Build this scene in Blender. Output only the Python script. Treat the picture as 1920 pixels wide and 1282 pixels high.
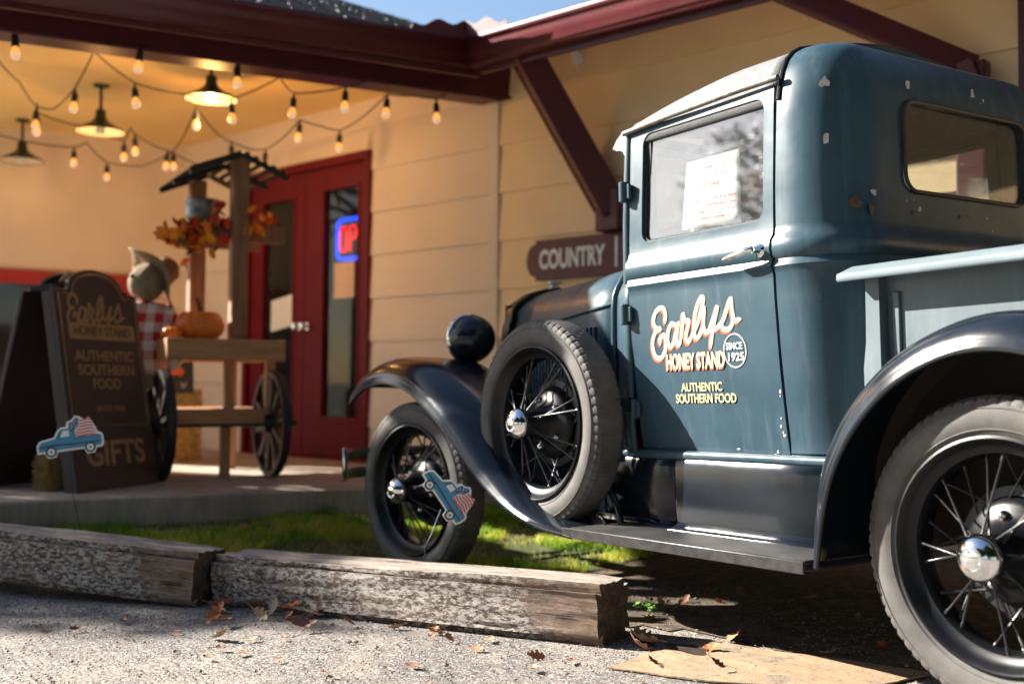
import bpy, bmesh, math, random
import numpy as np
from mathutils import Vector, Matrix, noise
random.seed(7)
for o in list(bpy.data.objects): bpy.data.objects.remove(o)
scene = bpy.context.scene
COL = scene.collection
rad = math.radians

# ------------------------------------------------------------------ camera, sky, sun, exposure
YAW, PITCH, ROLL = 0.59463, math.atan(75/2095), rad(.46)
CAM = Vector((-1.4022, 2.2300, 0.7364))
_d = Vector((math.cos(YAW)*math.cos(PITCH), -math.sin(YAW)*math.cos(PITCH), math.sin(PITCH)))
_r = _d.cross(Vector((0, 0, 1))).normalized(); _u = _r.cross(_d)
CR = math.cos(ROLL)*_r + math.sin(ROLL)*_u
CU = -math.sin(ROLL)*_r + math.cos(ROLL)*_u
cam = bpy.data.cameras.new('camera')
cam.sensor_width = 36; cam.lens = 36*2094.7/1920
cam.clip_start = .05; cam.clip_end = 600
cam.dof.use_dof = True; cam.dof.focus_distance = 3.15; cam.dof.aperture_fstop = 1.9
cam_o = bpy.data.objects.new('camera', cam); COL.objects.link(cam_o)
cam_o.matrix_world = Matrix((( CR.x, CU.x, -_d.x, CAM.x), (CR.y, CU.y, -_d.y, CAM.y), (CR.z, CU.z, -_d.z, CAM.z), (0, 0, 0, 1)))
scene.camera = cam_o

SUN_AZ, SUN_EL = rad(34), rad(28.6)          # azimuth from +X towards +Y
world = bpy.data.worlds.new('World'); scene.world = world; world.use_nodes = True
wn = world.node_tree.nodes; wl = world.node_tree.links
sky = wn.new('ShaderNodeTexSky'); sky.sky_type = 'NISHITA'; sky.sun_disc = False
sky.sun_elevation = SUN_EL; sky.sun_rotation = math.atan2(math.cos(SUN_AZ), math.sin(SUN_AZ))
sky.air_density = 1.0; sky.dust_density = .8; sky.ozone_density = 1.6
wn['Background'].inputs['Strength'].default_value = .05
wl.new(sky.outputs['Color'], wn['Background'].inputs['Color'])
sun = bpy.data.lights.new('sun', 'SUN'); sun.energy = 5.0; sun.angle = rad(.53); sun.color = (1, .92, .81)
sun_o = bpy.data.objects.new('sun', sun); COL.objects.link(sun_o)
sd = Vector((math.cos(SUN_EL)*math.cos(SUN_AZ), math.cos(SUN_EL)*math.sin(SUN_AZ), math.sin(SUN_EL)))
sun_o.rotation_euler = sd.to_track_quat('Z', 'Y').to_euler()
vs = scene.view_settings
vs.view_transform = 'Standard'; vs.look = 'None'; vs.exposure = 1.95; vs.gamma = 1; vs.use_curve_mapping = False
scene.cycles.use_denoising = True
scene.cycles.max_bounces = 8; scene.cycles.transparent_max_bounces = 16
scene.cycles.sample_clamp_indirect = 6.0

# ------------------------------------------------------------------ materials
MATS = {}
def _nodes(name):
    m = bpy.data.materials.new(name); m.use_nodes = True
    nt = m.node_tree; b = nt.nodes['Principled BSDF']
    return m, nt, b
def _coord(nt, scale=(1, 1, 1), kind='Object'):
    tc = nt.nodes.new('ShaderNodeTexCoord'); mp = nt.nodes.new('ShaderNodeMapping')
    mp.inputs['Scale'].default_value = scale
    nt.links.new(tc.outputs[kind], mp.inputs['Vector'])
    return mp.outputs['Vector']
def _noise(nt, vec, scale, detail=4, rough=.55):
    n = nt.nodes.new('ShaderNodeTexNoise'); n.inputs['Scale'].default_value = scale
    n.inputs['Detail'].default_value = detail; n.inputs['Roughness'].default_value = rough
    nt.links.new(vec, n.inputs['Vector']); return n.outputs['Fac']
def _ramp(nt, fac, stops):
    r = nt.nodes.new('ShaderNodeValToRGB'); e = r.color_ramp.elements
    while len(e) > 1: e.remove(e[0])
    e[0].position = stops[0][0]; e[0].color = (*stops[0][1], 1)
    for p, c in stops[1:]:
        k = e.new(p); k.color = (*c, 1)
    nt.links.new(fac, r.inputs['Fac']); return r.outputs['Color']
def _mix(nt, fac, a, b, mode='MIX'):
    m = nt.nodes.new('ShaderNodeMix'); m.data_type = 'RGBA'; m.blend_type = mode
    for sock, v in ((m.inputs[0], fac), (m.inputs[6], a), (m.inputs[7], b)):
        if isinstance(v, (int, float)): sock.default_value = v
        elif isinstance(v, tuple): sock.default_value = (*v, 1) if len(v) == 3 else v
        else: nt.links.new(v, sock)
    return m.outputs[2]
def _bump(nt, h, strength, dist=.01, prev=None):
    b = nt.nodes.new('ShaderNodeBump'); b.inputs['Strength'].default_value = strength; b.inputs['Distance'].default_value = dist
    nt.links.new(h, b.inputs['Height'])
    if prev is not None: nt.links.new(prev, b.inputs['Normal'])
    return b.outputs['Normal']
def mat(name, col, rough=.5, metal=0., var=.12, vs_=6., bump=0., bs=60., coat=0., stretch=(1, 1, 1), emit=0., rvar=.0, spec=.5):
    if name in MATS: return MATS[name]
    m, nt, b = _nodes(name)
    v = _coord(nt, stretch)
    f = _noise(nt, v, vs_)
    lo = tuple(c*(1-var) for c in col); hi = tuple(min(1, c*(1+var)) for c in col)
    c = _ramp(nt, f, [(.3, lo), (.7, hi)])
    nt.links.new(c, b.inputs['Base Color'])
    b.inputs['Roughness'].default_value = rough; b.inputs['Metallic'].default_value = metal
    b.inputs['Specular IOR Level'].default_value = spec
    if coat: b.inputs['Coat Weight'].default_value = coat; b.inputs['Coat Roughness'].default_value = .1
    if rvar:
        r = _ramp(nt, _noise(nt, v, vs_*2.3, 5), [(.3, (rough-rvar,)*3), (.75, (rough+rvar,)*3)])
        nt.links.new(r, b.inputs['Roughness'])
    if bump: nt.links.new(_bump(nt, _noise(nt, v, bs, 5), bump), b.inputs['Normal'])
    if emit:
        b.inputs['Emission Color'].default_value = (*col, 1); b.inputs['Emission Strength'].default_value = emit
    MATS[name] = m; return m
def glass(name, tint=(.9, .93, .92), refl=1.0, dirt=.04, dirtcol=(.6, .62, .6)):
    if name in MATS: return MATS[name]
    m, nt, b = _nodes(name); nt.nodes.remove(b)
    out = nt.nodes['Material Output']
    tr = nt.nodes.new('ShaderNodeBsdfTransparent'); tr.inputs['Color'].default_value = (*tint, 1)
    gl = nt.nodes.new('ShaderNodeBsdfGlossy'); gl.inputs['Roughness'].default_value = .015
    fr = nt.nodes.new('ShaderNodeLayerWeight'); fr.inputs['Blend'].default_value = .5
    pw = nt.nodes.new('ShaderNodeMath'); pw.operation = 'POWER'; pw.inputs[1].default_value = 5; nt.links.new(fr.outputs['Facing'], pw.inputs[0])
    mu = nt.nodes.new('ShaderNodeMath'); mu.operation = 'MULTIPLY_ADD'; mu.inputs[1].default_value = .93; mu.inputs[2].default_value = .07*refl; mu.use_clamp = True
    nt.links.new(pw.outputs[0], mu.inputs[0])
    mx = nt.nodes.new('ShaderNodeMixShader')
    nt.links.new(mu.outputs[0], mx.inputs[0]); nt.links.new(tr.outputs[0], mx.inputs[1]); nt.links.new(gl.outputs[0], mx.inputs[2])
    df = nt.nodes.new('ShaderNodeBsdfDiffuse'); df.inputs['Color'].default_value = (*dirtcol, 1)
    v = _coord(nt, (1, 1, 1))
    f = _ramp(nt, _noise(nt, v, 14, 8, .7), [(.45, (dirt*.3,)*3), (.62, (dirt,)*3), (.74, (dirt*3.2,)*3)])
    mx2 = nt.nodes.new('ShaderNodeMixShader')
    nt.links.new(f, mx2.inputs[0]); nt.links.new(mx.outputs[0], mx2.inputs[1]); nt.links.new(df.outputs[0], mx2.inputs[2])
    nt.links.new(mx2.outputs[0], out.inputs['Surface'])
    MATS[name] = m; return m

def wood(name, c1, c2, scale=9, axis=0, rough=.65):
    if name in MATS: return MATS[name]
    m, nt, b = _nodes(name)
    st = [6, 6, 6]; st[axis] = .6
    v = _coord(nt, tuple(st))
    f = _noise(nt, v, scale, 6, .65)
    nt.links.new(_ramp(nt, f, [(.3, c1), (.7, c2)]), b.inputs['Base Color'])
    b.inputs['Roughness'].default_value = rough
    nt.links.new(_bump(nt, f, .3, .004), b.inputs['Normal'])
    MATS[name] = m; return m

def truck_paint(name='truck_paint', k=1.0, spec=.28, r0=.27, r1=.44, lo=(.025, .058, .085), hi=(.050, .092, .120)):
    m, nt, b = _nodes(name)
    v = _coord(nt); big = _noise(nt, v, 3.2, 6, .6)
    st = _noise(nt, _coord(nt, (9, 9, .9)), 3.0, 6, .62)
    base = _ramp(nt, big, [(.3, lo), (.72, hi)])
    dust = _ramp(nt, st, [(.52, (0, 0, 0)), (.80, (.30, .30, .30))])
    c = _mix(nt, dust, base, (.16*k**.4, .21*k**.4, .245*k**.4))
    # scuffs: fine pale scratches and worn flecks in the finish
    sc = _ramp(nt, _noise(nt, _coord(nt, (3, 3, 26)), 7, 8, .75), [(.66, (0, 0, 0)), (.74, (.35,)*3)])
    c = _mix(nt, sc, c, (.26, .29, .31))
    fk = _ramp(nt, _noise(nt, v, 46, 5, .7), [(.70, (0, 0, 0)), (.73, (.55,)*3)])
    c = _mix(nt, fk, c, (.30, .29, .28))
    nt.links.new(c, b.inputs['Base Color'])
    r = _ramp(nt, _noise(nt, v, 7, 6, .65), [(.3, (r0,)*3), (.7, (r1,)*3)])
    nt.links.new(r, b.inputs['Roughness'])
    nt.links.new(_bump(nt, _noise(nt, v, 4.2, 3), .10, .02, _bump(nt, _noise(nt, v, 240, 3), .05, .001)), b.inputs['Normal'])
    b.inputs['Specular IOR Level'].default_value = spec
    MATS[name] = m; return m
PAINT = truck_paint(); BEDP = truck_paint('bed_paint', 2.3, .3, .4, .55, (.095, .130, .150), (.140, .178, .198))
FEND = mat('fender_black', (.008, .012, .018), .20, var=.3, vs_=4, bump=.04, bs=6, rvar=.06, spec=.5)
BLACKM = mat('black_enamel', (.004, .005, .007), .40, var=.3, rvar=.08, spec=.35)
CHROME = mat('chrome', (.85, .86, .87), .08, 1., var=.05, rvar=.04)
STEEL = mat('dull_steel', (.35, .36, .37), .38, .9, var=.2, rvar=.1)
def tyre_mat():
    m, nt, b = _nodes('tyre_rubber')
    v = _coord(nt)
    f = _noise(nt, v, 9, 6, .6)
    nt.links.new(_ramp(nt, f, [(.3, (.055, .053, .051)), (.7, (.125, .12, .113))]), b.inputs['Base Color'])
    b.inputs['Roughness'].default_value = .72
    nt.links.new(_bump(nt, _noise(nt, v, 120, 4), .2, .002), b.inputs['Normal'])
    MATS['tyre_rubber'] = m; return m
TYRE = tyre_mat()
def board_mat():   # ribbed rubber of the running board
    m, nt, b = _nodes('ribbed_rubber')
    w = nt.nodes.new('ShaderNodeTexWave'); w.wave_type = 'BANDS'; w.bands_direction = 'X'; w.inputs['Scale'].default_value = 42
    nt.links.new(_coord(nt), w.inputs['Vector'])
    nt.links.new(_ramp(nt, _noise(nt, _coord(nt), 6, 5), [(.35, (.025, .026, .027)), (.7, (.075, .075, .073))]), b.inputs['Base Color'])
    b.inputs['Roughness'].default_value = .5
    nt.links.new(_bump(nt, w.outputs['Fac'], .8, .003), b.inputs['Normal'])
    return m
RUBBER = board_mat()
CREAM = mat('cream_siding', (.77, .65, .53), .6, var=.05, vs_=2.5, bump=.08, bs=25)
YELLOW = mat('yellow_siding', (.92, .67, .39), .6, var=.06, vs_=2.5, bump=.08, bs=25)
CEIL = mat('ceiling_paint', (.85, .58, .22), .6, var=.05, vs_=1.5, bump=.05, bs=20)
MAROON = mat('maroon_trim', (.085, .012, .018), .42, var=.14, vs_=5, bump=.05, bs=30)
DOORRED = mat('door_red', (.13, .003, .008), .5, var=.1, vs_=4, bump=.04, bs=30, spec=.2)
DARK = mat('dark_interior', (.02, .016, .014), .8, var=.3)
WHITE = mat('white_paint', (.80, .80, .78), .5, var=.05)
PAPER = mat('paper_white', (.84, .83, .80), .7, var=.03)

def asphalt():
    m, nt, b = _nodes('asphalt')
    v = _coord(nt)
    vo = nt.nodes.new('ShaderNodeTexVoronoi'); vo.inputs['Scale'].default_value = 165; vo.inputs['Randomness'].default_value = 1.0; nt.links.new(v, vo.inputs['Vector'])
    sep = nt.nodes.new('ShaderNodeSeparateColor'); nt.links.new(vo.outputs['Color'], sep.inputs[0])
    stone = _ramp(nt, sep.outputs[0], [(.0, (.07, .068, .07)), (.45, (.17, .16, .155)), (.8, (.32, .30, .285)), (1, (.52, .48, .45))])
    big = _ramp(nt, _noise(nt, v, 1.3, 7, .6), [(.3, (.58, .59, .62)), (.7, (1.12, 1.07, 1.0))])
    c = _mix(nt, 1.0, stone, big, 'MULTIPLY')
    dirt = _ramp(nt, _noise(nt, v, 3.3, 8, .7), [(.50, (0, 0, 0)), (.72, (.6, .6, .6))])
    c = _mix(nt, dirt, c, (.36, .30, .24))
    nt.links.new(c, b.inputs['Base Color']); b.inputs['Roughness'].default_value = .88
    inv = nt.nodes.new('ShaderNodeMath'); inv.operation = 'SUBTRACT'; inv.inputs[0].default_value = 1; nt.links.new(vo.outputs['Distance'], inv.inputs[1])
    n1 = _bump(nt, inv.outputs[0], .55, .004)
    nt.links.new(_bump(nt, _noise(nt, v, 420, 4, .7), .5, .002, n1), b.inputs['Normal'])
    return m
def soil():
    m, nt, b = _nodes('soil')
    v = _coord(nt)
    f = _noise(nt, v, 22, 8, .7)
    nt.links.new(_ramp(nt, f, [(.32, (.05, .04, .03)), (.55, (.15, .115, .08)), (.75, (.30, .24, .175))]), b.inputs['Base Color'])
    b.inputs['Roughness'].default_value = .95
    nt.links.new(_bump(nt, _noise(nt, v, 90, 6, .75), 1, .012), b.inputs['Normal'])
    return m
def concrete():
    m, nt, b = _nodes('concrete')
    v = _coord(nt)
    f = _noise(nt, v, 2.4, 8, .65)
    c = _ramp(nt, f, [(.3, (.31, .25, .20)), (.7, (.50, .42, .345))])
    st = _ramp(nt, _noise(nt, _coord(nt, (5, 5, .6)), 2.2, 6, .7), [(.45, (0, 0, 0)), (.7, (.65,)*3)])
    c = _mix(nt, st, c, (.16, .145, .11))
    nt.links.new(c, b.inputs['Base Color']); b.inputs['Roughness'].default_value = .85
    nt.links.new(_bump(nt, _noise(nt, v, 70, 6, .7), .5, .004), b.inputs['Normal'])
    return m

# ------------------------------------------------------------------ mesh helpers
class MB:
    def __init__(s): s.v = []; s.f = []
    def add(s, vs_, fs):
        n = len(s.v); s.v += [tuple(p) for p in vs_]; s.f += [tuple(i+n for i in f) for f in fs]; return s
    def box(s, c, size, M=None):
        x, y, z = (q/2 for q in size); c = Vector(c)
        P = [Vector((a*x, b*y, d*z)) for d in (-1, 1) for b in (-1, 1) for a in (-1, 1)]
        P = [(M @ p if M else p)+c for p in P]
        return s.add(P, [(0, 2, 3, 1), (4, 5, 7, 6), (0, 1, 5, 4), (2, 6, 7, 3), (0, 4, 6, 2), (1, 3, 7, 5)])
    def hexa(s, a4, b4):     # two matching quads -> solid
        return s.add(list(a4)+list(b4), [(3, 2, 1, 0), (4, 5, 6, 7), (0, 1, 5, 4), (1, 2, 6, 5), (2, 3, 7, 6), (3, 0, 4, 7)])
    def tube(s, path, r, n=8, cap=True, closed=False):
        path = [Vector(p) for p in path]; m = len(path)
        rr = r if isinstance(r, (list, tuple)) else [r]*m
        up = None; rings = []
        for i, p in enumerate(path):
            if closed: t = path[(i+1) % m]-path[i-1]
            else: t = path[min(i+1, m-1)]-path[max(i-1, 0)]
            t.normalize()
            if up is None: up = Vector((0, 0, 1)) if abs(t.z) < .9 else Vector((1, 0, 0))
            a = (up - t*up.dot(t)).normalized(); up = a; b = t.cross(a)
            rings.append([p + rr[i]*(math.cos(2*math.pi*k/n)*a + math.sin(2*math.pi*k/n)*b) for k in range(n)])
        V = [q for R in rings for q in R]; F = []
        for i in range(m if closed else m-1):
            j = (i+1) % m
            for k in range(n): F.append((i*n+k, i*n+(k+1) % n, j*n+(k+1) % n, j*n+k))
        if cap and not closed: F.append(tuple(range(n-1, -1, -1))); F.append(tuple((m-1)*n+k for k in range(n)))
        return s.add(V, F)
    def bar(s, a, b, w, h, up=(0, 0, 1)):      # rectangular bar
        a, b, up = Vector(a), Vector(b), Vector(up); t = (b-a).normalized()
        x = t.cross(up).normalized(); y = x.cross(t)
        q = lambda p: [p-x*w/2-y*h/2, p+x*w/2-y*h/2, p+x*w/2+y*h/2, p-x*w/2+y*h/2]
        return s.hexa(q(a), q(b))
    def lathe(s, prof, n=48, M=None, close=False, mod=None):   # prof (radius, height) about local Y
        V = []; F = []; m = len(prof)
        for i in range(n):
            a = 2*math.pi*i/n
            for j, (r, h) in enumerate(prof):
                q = r + (mod(i, j) if mod else 0)
                p = Vector((q*math.cos(a), h, q*math.sin(a))); V.append(M @ p if M else p)
        for i in range(n):
            k = (i+1) % n
            for j in range(m if close else m-1):
                l = (j+1) % m
                F.append((i*m+j, i*m+l, k*m+l, k*m+j))
        return s.add(V, F)
    def grid(s, rows, flip=False):
        n = len(rows[0]); V = [p for r in rows for p in r]; F = []
        for i in range(len(rows)-1):
            for j in range(n-1):
                q = (i*n+j, i*n+j+1, (i+1)*n+j+1, (i+1)*n+j); F.append(q[::-1] if flip else q)
        return s.add(V, F)
    def prism(s, poly, h, M=None, z0=0.):      # polygon in local XY extruded from z0 to z0+h
        n = len(poly)
        V = [Vector((x, y, z0)) for x, y in poly]+[Vector((x, y, z0+h)) for x, y in poly]
        if M: V = [M @ p for p in V]
        return s.add(V, [tuple(range(n-1, -1, -1)), tuple(range(n, 2*n))]+[(i, (i+1) % n, (i+1) % n+n, i+n) for i in range(n)])
    def build(s, name, material, parent=None, smooth=35, bevel=0., seg=2, solid=0., offset=-1, sub=0):
        me = bpy.data.meshes.new(name); me.from_pydata(s.v, [], s.f)
        me.validate(); me.materials.append(material)
        o = bpy.data.objects.new(name, me); COL.objects.link(o)
        if smooth is not None: smooth_mesh(me, smooth)
        if solid:
            q = o.modifiers.new('solid', 'SOLIDIFY'); q.thickness = solid; q.offset = offset
        if sub:
            q = o.modifiers.new('sub', 'SUBSURF'); q.levels = q.render_levels = sub
        if bevel:
            q = o.modifiers.new('bevel', 'BEVEL'); q.width = bevel; q.segments = seg; q.limit_method = 'ANGLE'; q.angle_limit = rad(35)
        if parent: o.parent = parent
        return o
def smooth_mesh(me, ang):
    me.polygons.foreach_set('use_smooth', [True]*len(me.polygons)); me.set_sharp_from_angle(angle=rad(ang))
def recalc(o):
    bm = bmesh.new(); bm.from_mesh(o.data); bmesh.ops.remove_doubles(bm, verts=bm.verts, dist=1e-5)
    bmesh.ops.recalc_face_normals(bm, faces=bm.faces); bm.to_mesh(o.data); bm.free(); return o
def tag(o, label=None, cat=None, group=None, kind=None):
    for k, v in (('label', label), ('category', cat), ('group', group), ('kind', kind)):
        if v: o[k] = v
    return o
def empty(name, loc=(0, 0, 0), M=None, parent=None):
    o = bpy.data.objects.new(name, None); COL.objects.link(o); o.empty_display_size = .1
    if M is not None: o.matrix_local = M
    else: o.location = loc
    if parent: o.parent = parent
    return o
def inst(src, M, parent=None, name=None):
    o = bpy.data.objects.new(name or src.name.split('.')[0], src.data); COL.objects.link(o); o.parent = parent; o.matrix_local = M; return o
def cut(o, cutter):
    md = o.modifiers.new('cut', 'BOOLEAN'); md.object = cutter; md.operation = 'DIFFERENCE'; md.solver = 'EXACT'
    dg = bpy.context.evaluated_depsgraph_get(); dg.update()
    me = bpy.data.meshes.new_from_object(o.evaluated_get(dg))
    o.modifiers.clear(); o.data = me; bpy.data.objects.remove(cutter); smooth_mesh(me, 32); return o
def rrect(x0, x1, y0, y1, r, n=6):
    P = []
    for cx, cy, a in ((x1-r, y1-r, 0), (x0+r, y1-r, 90), (x0+r, y0+r, 180), (x1-r, y0+r, 270)):
        for k in range(n+1):
            t = rad(a+90*k/n); P.append((cx+r*math.cos(t), cy+r*math.sin(t)))
    return P
def basis(o, x, y, z):
    return Matrix(((x[0], y[0], z[0], o[0]), (x[1], y[1], z[1], o[1]), (x[2], y[2], z[2], o[2]), (0, 0, 0, 1)))
def text(s, size, material, M, parent, name='lettering', bold=0., width=None, ext=.0008, align='CENTER', spacing=1.0):
    c = bpy.data.curves.new('txt', 'FONT'); c.body = s; c.size = size; c.align_x = align; c.align_y = 'CENTER'
    c.offset = bold; c.extrude = ext; c.resolution_u = 4; c.space_character = spacing
    t = bpy.data.objects.new('txt', c); COL.objects.link(t)
    dg = bpy.context.evaluated_depsgraph_get(); dg.update()
    me = bpy.data.meshes.new_from_object(t.evaluated_get(dg)); bpy.data.objects.remove(t)
    if width:
        xs = [v.co.x for v in me.vertices]; k = width/(max(xs)-min(xs))
        for v in me.vertices: v.co.x *= k
    me.materials.clear(); me.materials.append(material)
    o = bpy.data.objects.new(name, me); COL.objects.link(o); o.parent = parent; o.matrix_local = M
    return o
def catmull(P, k=6):
    P = [Vector(p) for p in P]; out = []
    for i in range(len(P)-1):
        a, b, c, d = P[max(i-1, 0)], P[i], P[i+1], P[min(i+2, len(P)-1)]
        for j in range(k):
            t = j/k
            out.append(.5*((2*b)+(c-a)*t+(2*a-5*b+4*c-d)*t*t+(3*b-a-3*c+d)*t**3))
    out.append(P[-1]); return out
def brush(mb, pts, w, h, to3d):   # a low rounded brush stroke lying on a surface; pts 2-D
    P = catmull([(*p, 0) for p in pts]); n = len(P); rows = []
    prof = [(-1, 0), (-.8, .7), (-.3, 1), (.3, 1), (.8, .7), (1, 0)]
    for i, p in enumerate(P):
        t = (P[min(i+1, n-1)]-P[max(i-1, 0)]).normalized(); s_ = Vector((-t.y, t.x, 0))
        e = min(1, .55+.45*min(i, n-1-i)/2)
        rows.append([to3d(p.x+s_.x*w*a*e, p.y+s_.y*w*a*e, h*b) for a, b in prof])
    mb.grid(rows)
    for p in (P[0], P[-1]):
        mb.add([to3d(p.x, p.y, h)]+[to3d(p.x+.56*w*math.cos(k*math.pi/5), p.y+.56*w*math.sin(k*math.pi/5), h*.2) for k in range(10)], [(0, 1+k, 1+(k+1) % 10) for k in range(10)])
EARLYS = [
 [(1.2227,.9582),(1.2172,.9815),(1.2245,1.0004),(1.2432,1.0041),(1.2652,.9898),(1.2766,.9633),(1.2668,.9419),(1.2456,.9384),(1.2696,.9309),(1.2887,.8935),(1.2805,.8547),(1.2559,.8458),(1.2326,.8654),(1.2249,.8967),(1.2321,.9176),(1.2499,.9091),(1.2519,.8917)],
 [(1.1741,.9447),(1.1936,.9509),(1.2108,.9259),(1.216,.8962),(1.2064,.88),(1.1912,.8887),(1.1759,.9191),(1.161,.9541),(1.1724,.9158),(1.1751,.891),(1.1671,.8837),(1.1557,.8993)],
 [(1.1557,.8993),(1.1453,.936),(1.137,.9795),(1.131,.9584),(1.1133,.9541),(1.124,.9285),(1.1329,.9043),(1.1236,.8909),(1.107,.906)],
 [(1.107,.906),(1.0747,.9469),(1.0489,.9999),(1.044,1.0178),(1.0546,1.0217),(1.0776,.9869),(1.0926,.9389),(1.0928,.9083),(1.0816,.9015),(1.065,.9159),(1.0534,.9364)],
 [(1.0405,.9932),(1.051,.9424),(1.0455,.9178),(1.0304,.9199),(1.0102,.9487),(.9855,.992),(1.0133,.9219),(1.0279,.87)],
 [(1.0092,.9186),(.9684,.946),(.9312,1.0084),(.9282,.9786),(.9254,.946),(.9425,.9221),(.9652,.9205),(.9751,.933)],
 [(.9255,.9416),(.8972,.9465)]]

# ------------------------------------------------------------------ ground
TILT = Matrix(((.9997, .0009, .0260), (-.0012, .9999, .0126), (-.0260, -.0126, .9996)))
Wd, Ld = Vector((.9739, .2272, 0)), Vector((.1161, .9932, 0))
NW, NB = Vector((-.2272, .9739, 0)), Vector((-.9932, .1161, 0))
OB = Vector((4.4326, -1.6378, 0)); FLOOR = .1594
def BP(u, v, z): return OB + Wd*u + Ld*v + Vector((0, 0, z))
def sstep(a, b, x): t = max(0, min(1, (x-a)/(b-a))); return t*t*(3-2*t)
def gz(x, y):
    tp = -.0260*max(-5, min(6, x)) - .0126*max(-6, min(6, y))
    d = (Vector((x, y, 0))-BP(-.555, 0, 0)).dot(-NB)     # distance past the slab edge
    k = sstep(-1.15, -.05, d)
    return tp*(1-k) + .012*k
def sheet(name, xs, ys, material, dz=0., inside=None, kind='structure'):
    mb = MB(); idx = {}
    for i, x in enumerate(xs):
        for j, y in enumerate(ys):
            idx[i, j] = len(mb.v); mb.v.append((x, y, gz(x, y)+dz))
    for i in range(len(xs)-1):
        for j in range(len(ys)-1):
            cx, cy = (xs[i]+xs[i+1])/2, (ys[j]+ys[j+1])/2
            if inside and not inside(cx, cy): continue
            mb.f.append((idx[i, j], idx[i+1, j], idx[i+1, j+1], idx[i, j+1]))
    o = mb.build(name, material, smooth=60); o['kind'] = kind; return o
def axis_(lo, hi, fine0, fine1, step):
    a = list(np.arange(fine0, fine1+1e-6, step)); q = step
    x = fine0; 
    while x > lo: q *= 1.5; x -= q; a.insert(0, x)
    q = step; x = fine1
    while x < hi: q *= 1.5; x += q; a.append(x)
    return a
sheet('asphalt_ground', axis_(-180, 180, -3, 7, .25), axis_(-180, 180, -4, 6, .25), asphalt())
def field_in(x, y):     # unseen grass around the lot, added to cut light bounced off the ground
    d = (Vector((x, y, 0))-BP(-.555, 0, 0)).dot(-NB)
    n = noise.noise(Vector((x*.5, y*.5, 7.7)))*.5
    return not (-7.5+n < x < 4.6 and -14 < y < 5.5+n) and not (4.5 < x < 12 and -14 < y < 4.4)
sheet('added_verge', axis_(-175, 175, -12, 16, .5), axis_(-175, 175, -16, 14, .5), mat('verge_grass', (.040, .062, .018), .95, var=.5, vs_=1.5, bump=.5, bs=30), .006, field_in)
def lawn_in(x, y):
    # beyond the timbers, up to the slab; right edge runs out under the truck
    side = (x-2.47)*(-.46)+(y-.80)*.89       # >0 on the camera side of the timbers
    d = (Vector((x, y, 0))-BP(-.555, 0, 0)).dot(-NB)
    n = noise.noise(Vector((x*3, y*3, 1.7)))*.18
    return side < -.08 and d < .05 and x > 2.15+n-.35*min(0, y+.4) and -3.6 < y < 5
def soil_in(x, y):
    n = noise.noise(Vector((x*2.2, y*2.2, 4.1)))*.22
    return .05+n < x < 3.2 and -2.6 < y < -.10+.30*(x-1.2)+n*.7 and not (x > 2.6 and y > .6)
sheet('soil_strip', list(np.arange(-.6, 3.4, .06)), list(np.arange(-3, 1.2, .06)), soil(), .004, soil_in)
sheet('lawn', list(np.arange(1.8, 4.9, .06)), list(np.arange(-3.8, 5.2, .06)), mat('lawn_soil', (.055, .058, .022), .95, var=.7, vs_=9, bump=.6, bs=60), .009, lawn_in)
# grass blades, many small tufts
def grass():
    rng = np.random.default_rng(3); V = []; F = []
    n = 0
    while n < 42000:
        x = rng.uniform(1.9, 4.45); y = rng.uniform(-2.2, 2.6)
        if not lawn_in(x, y): continue
        c = noise.noise(Vector((x*2.4, y*2.4, .3)))
        if c < -.08 and rng.random() < .85: continue
        if x < 2.75 and noise.noise(Vector((x*5, y*5, 9.1))) < .05 and rng.random() < .8: continue
        n += 1
        h = rng.uniform(.010, .030)*(1.2+c)*(1.5 if rng.random() < .06 else 1); a = rng.uniform(0, 6.28); w = rng.uniform(.0016, .0032)
        le = rng.uniform(.1, .8)*h; b = rng.uniform(0, 6.28); z = gz(x, y)+.008
        dx, dy = math.cos(a)*w, math.sin(a)*w; lx, ly = math.cos(b)*le, math.sin(b)*le
        k = len(V)
        V += [(x-dx, y-dy, z), (x+dx, y+dy, z), (x+lx*.4+dx*.7, y+ly*.4+dy*.7, z+h*.6), (x+lx*.4-dx*.7, y+ly*.4-dy*.7, z+h*.6), (x+lx, y+ly, z+h)]
        F += [(k, k+1, k+2, k+3), (k+3, k+2, k+4)]
    m, nt, b = _nodes('grass_blade')
    f = _noise(nt, _coord(nt), 3.0, 5, .7)
    gc = _ramp(nt, f, [(.3, (.06, .19, .012)), (.46, (.26, .43, .028)), (.57, (.48, .50, .06)), (.74, (.52, .42, .15))])
    nt.links.new(gc, b.inputs['Base Color']); b.inputs['Roughness'].default_value = .55
    tl = nt.nodes.new('ShaderNodeBsdfTranslucent'); nt.links.new(gc, tl.inputs['Color']); mx = nt.nodes.new('ShaderNodeMixShader'); mx.inputs[0].default_value = .4
    nt.links.new(b.outputs[0], mx.inputs[1]); nt.links.new(tl.outputs[0], mx.inputs[2]); nt.links.new(mx.outputs[0], nt.nodes['Material Output'].inputs['Surface'])
    mb = MB(); mb.v = V; mb.f = F
    o = mb.build('grass', m, smooth=None); tag(o, 'short green grass between the timbers and the porch slab', 'grass', kind='stuff')
grass()

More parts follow.
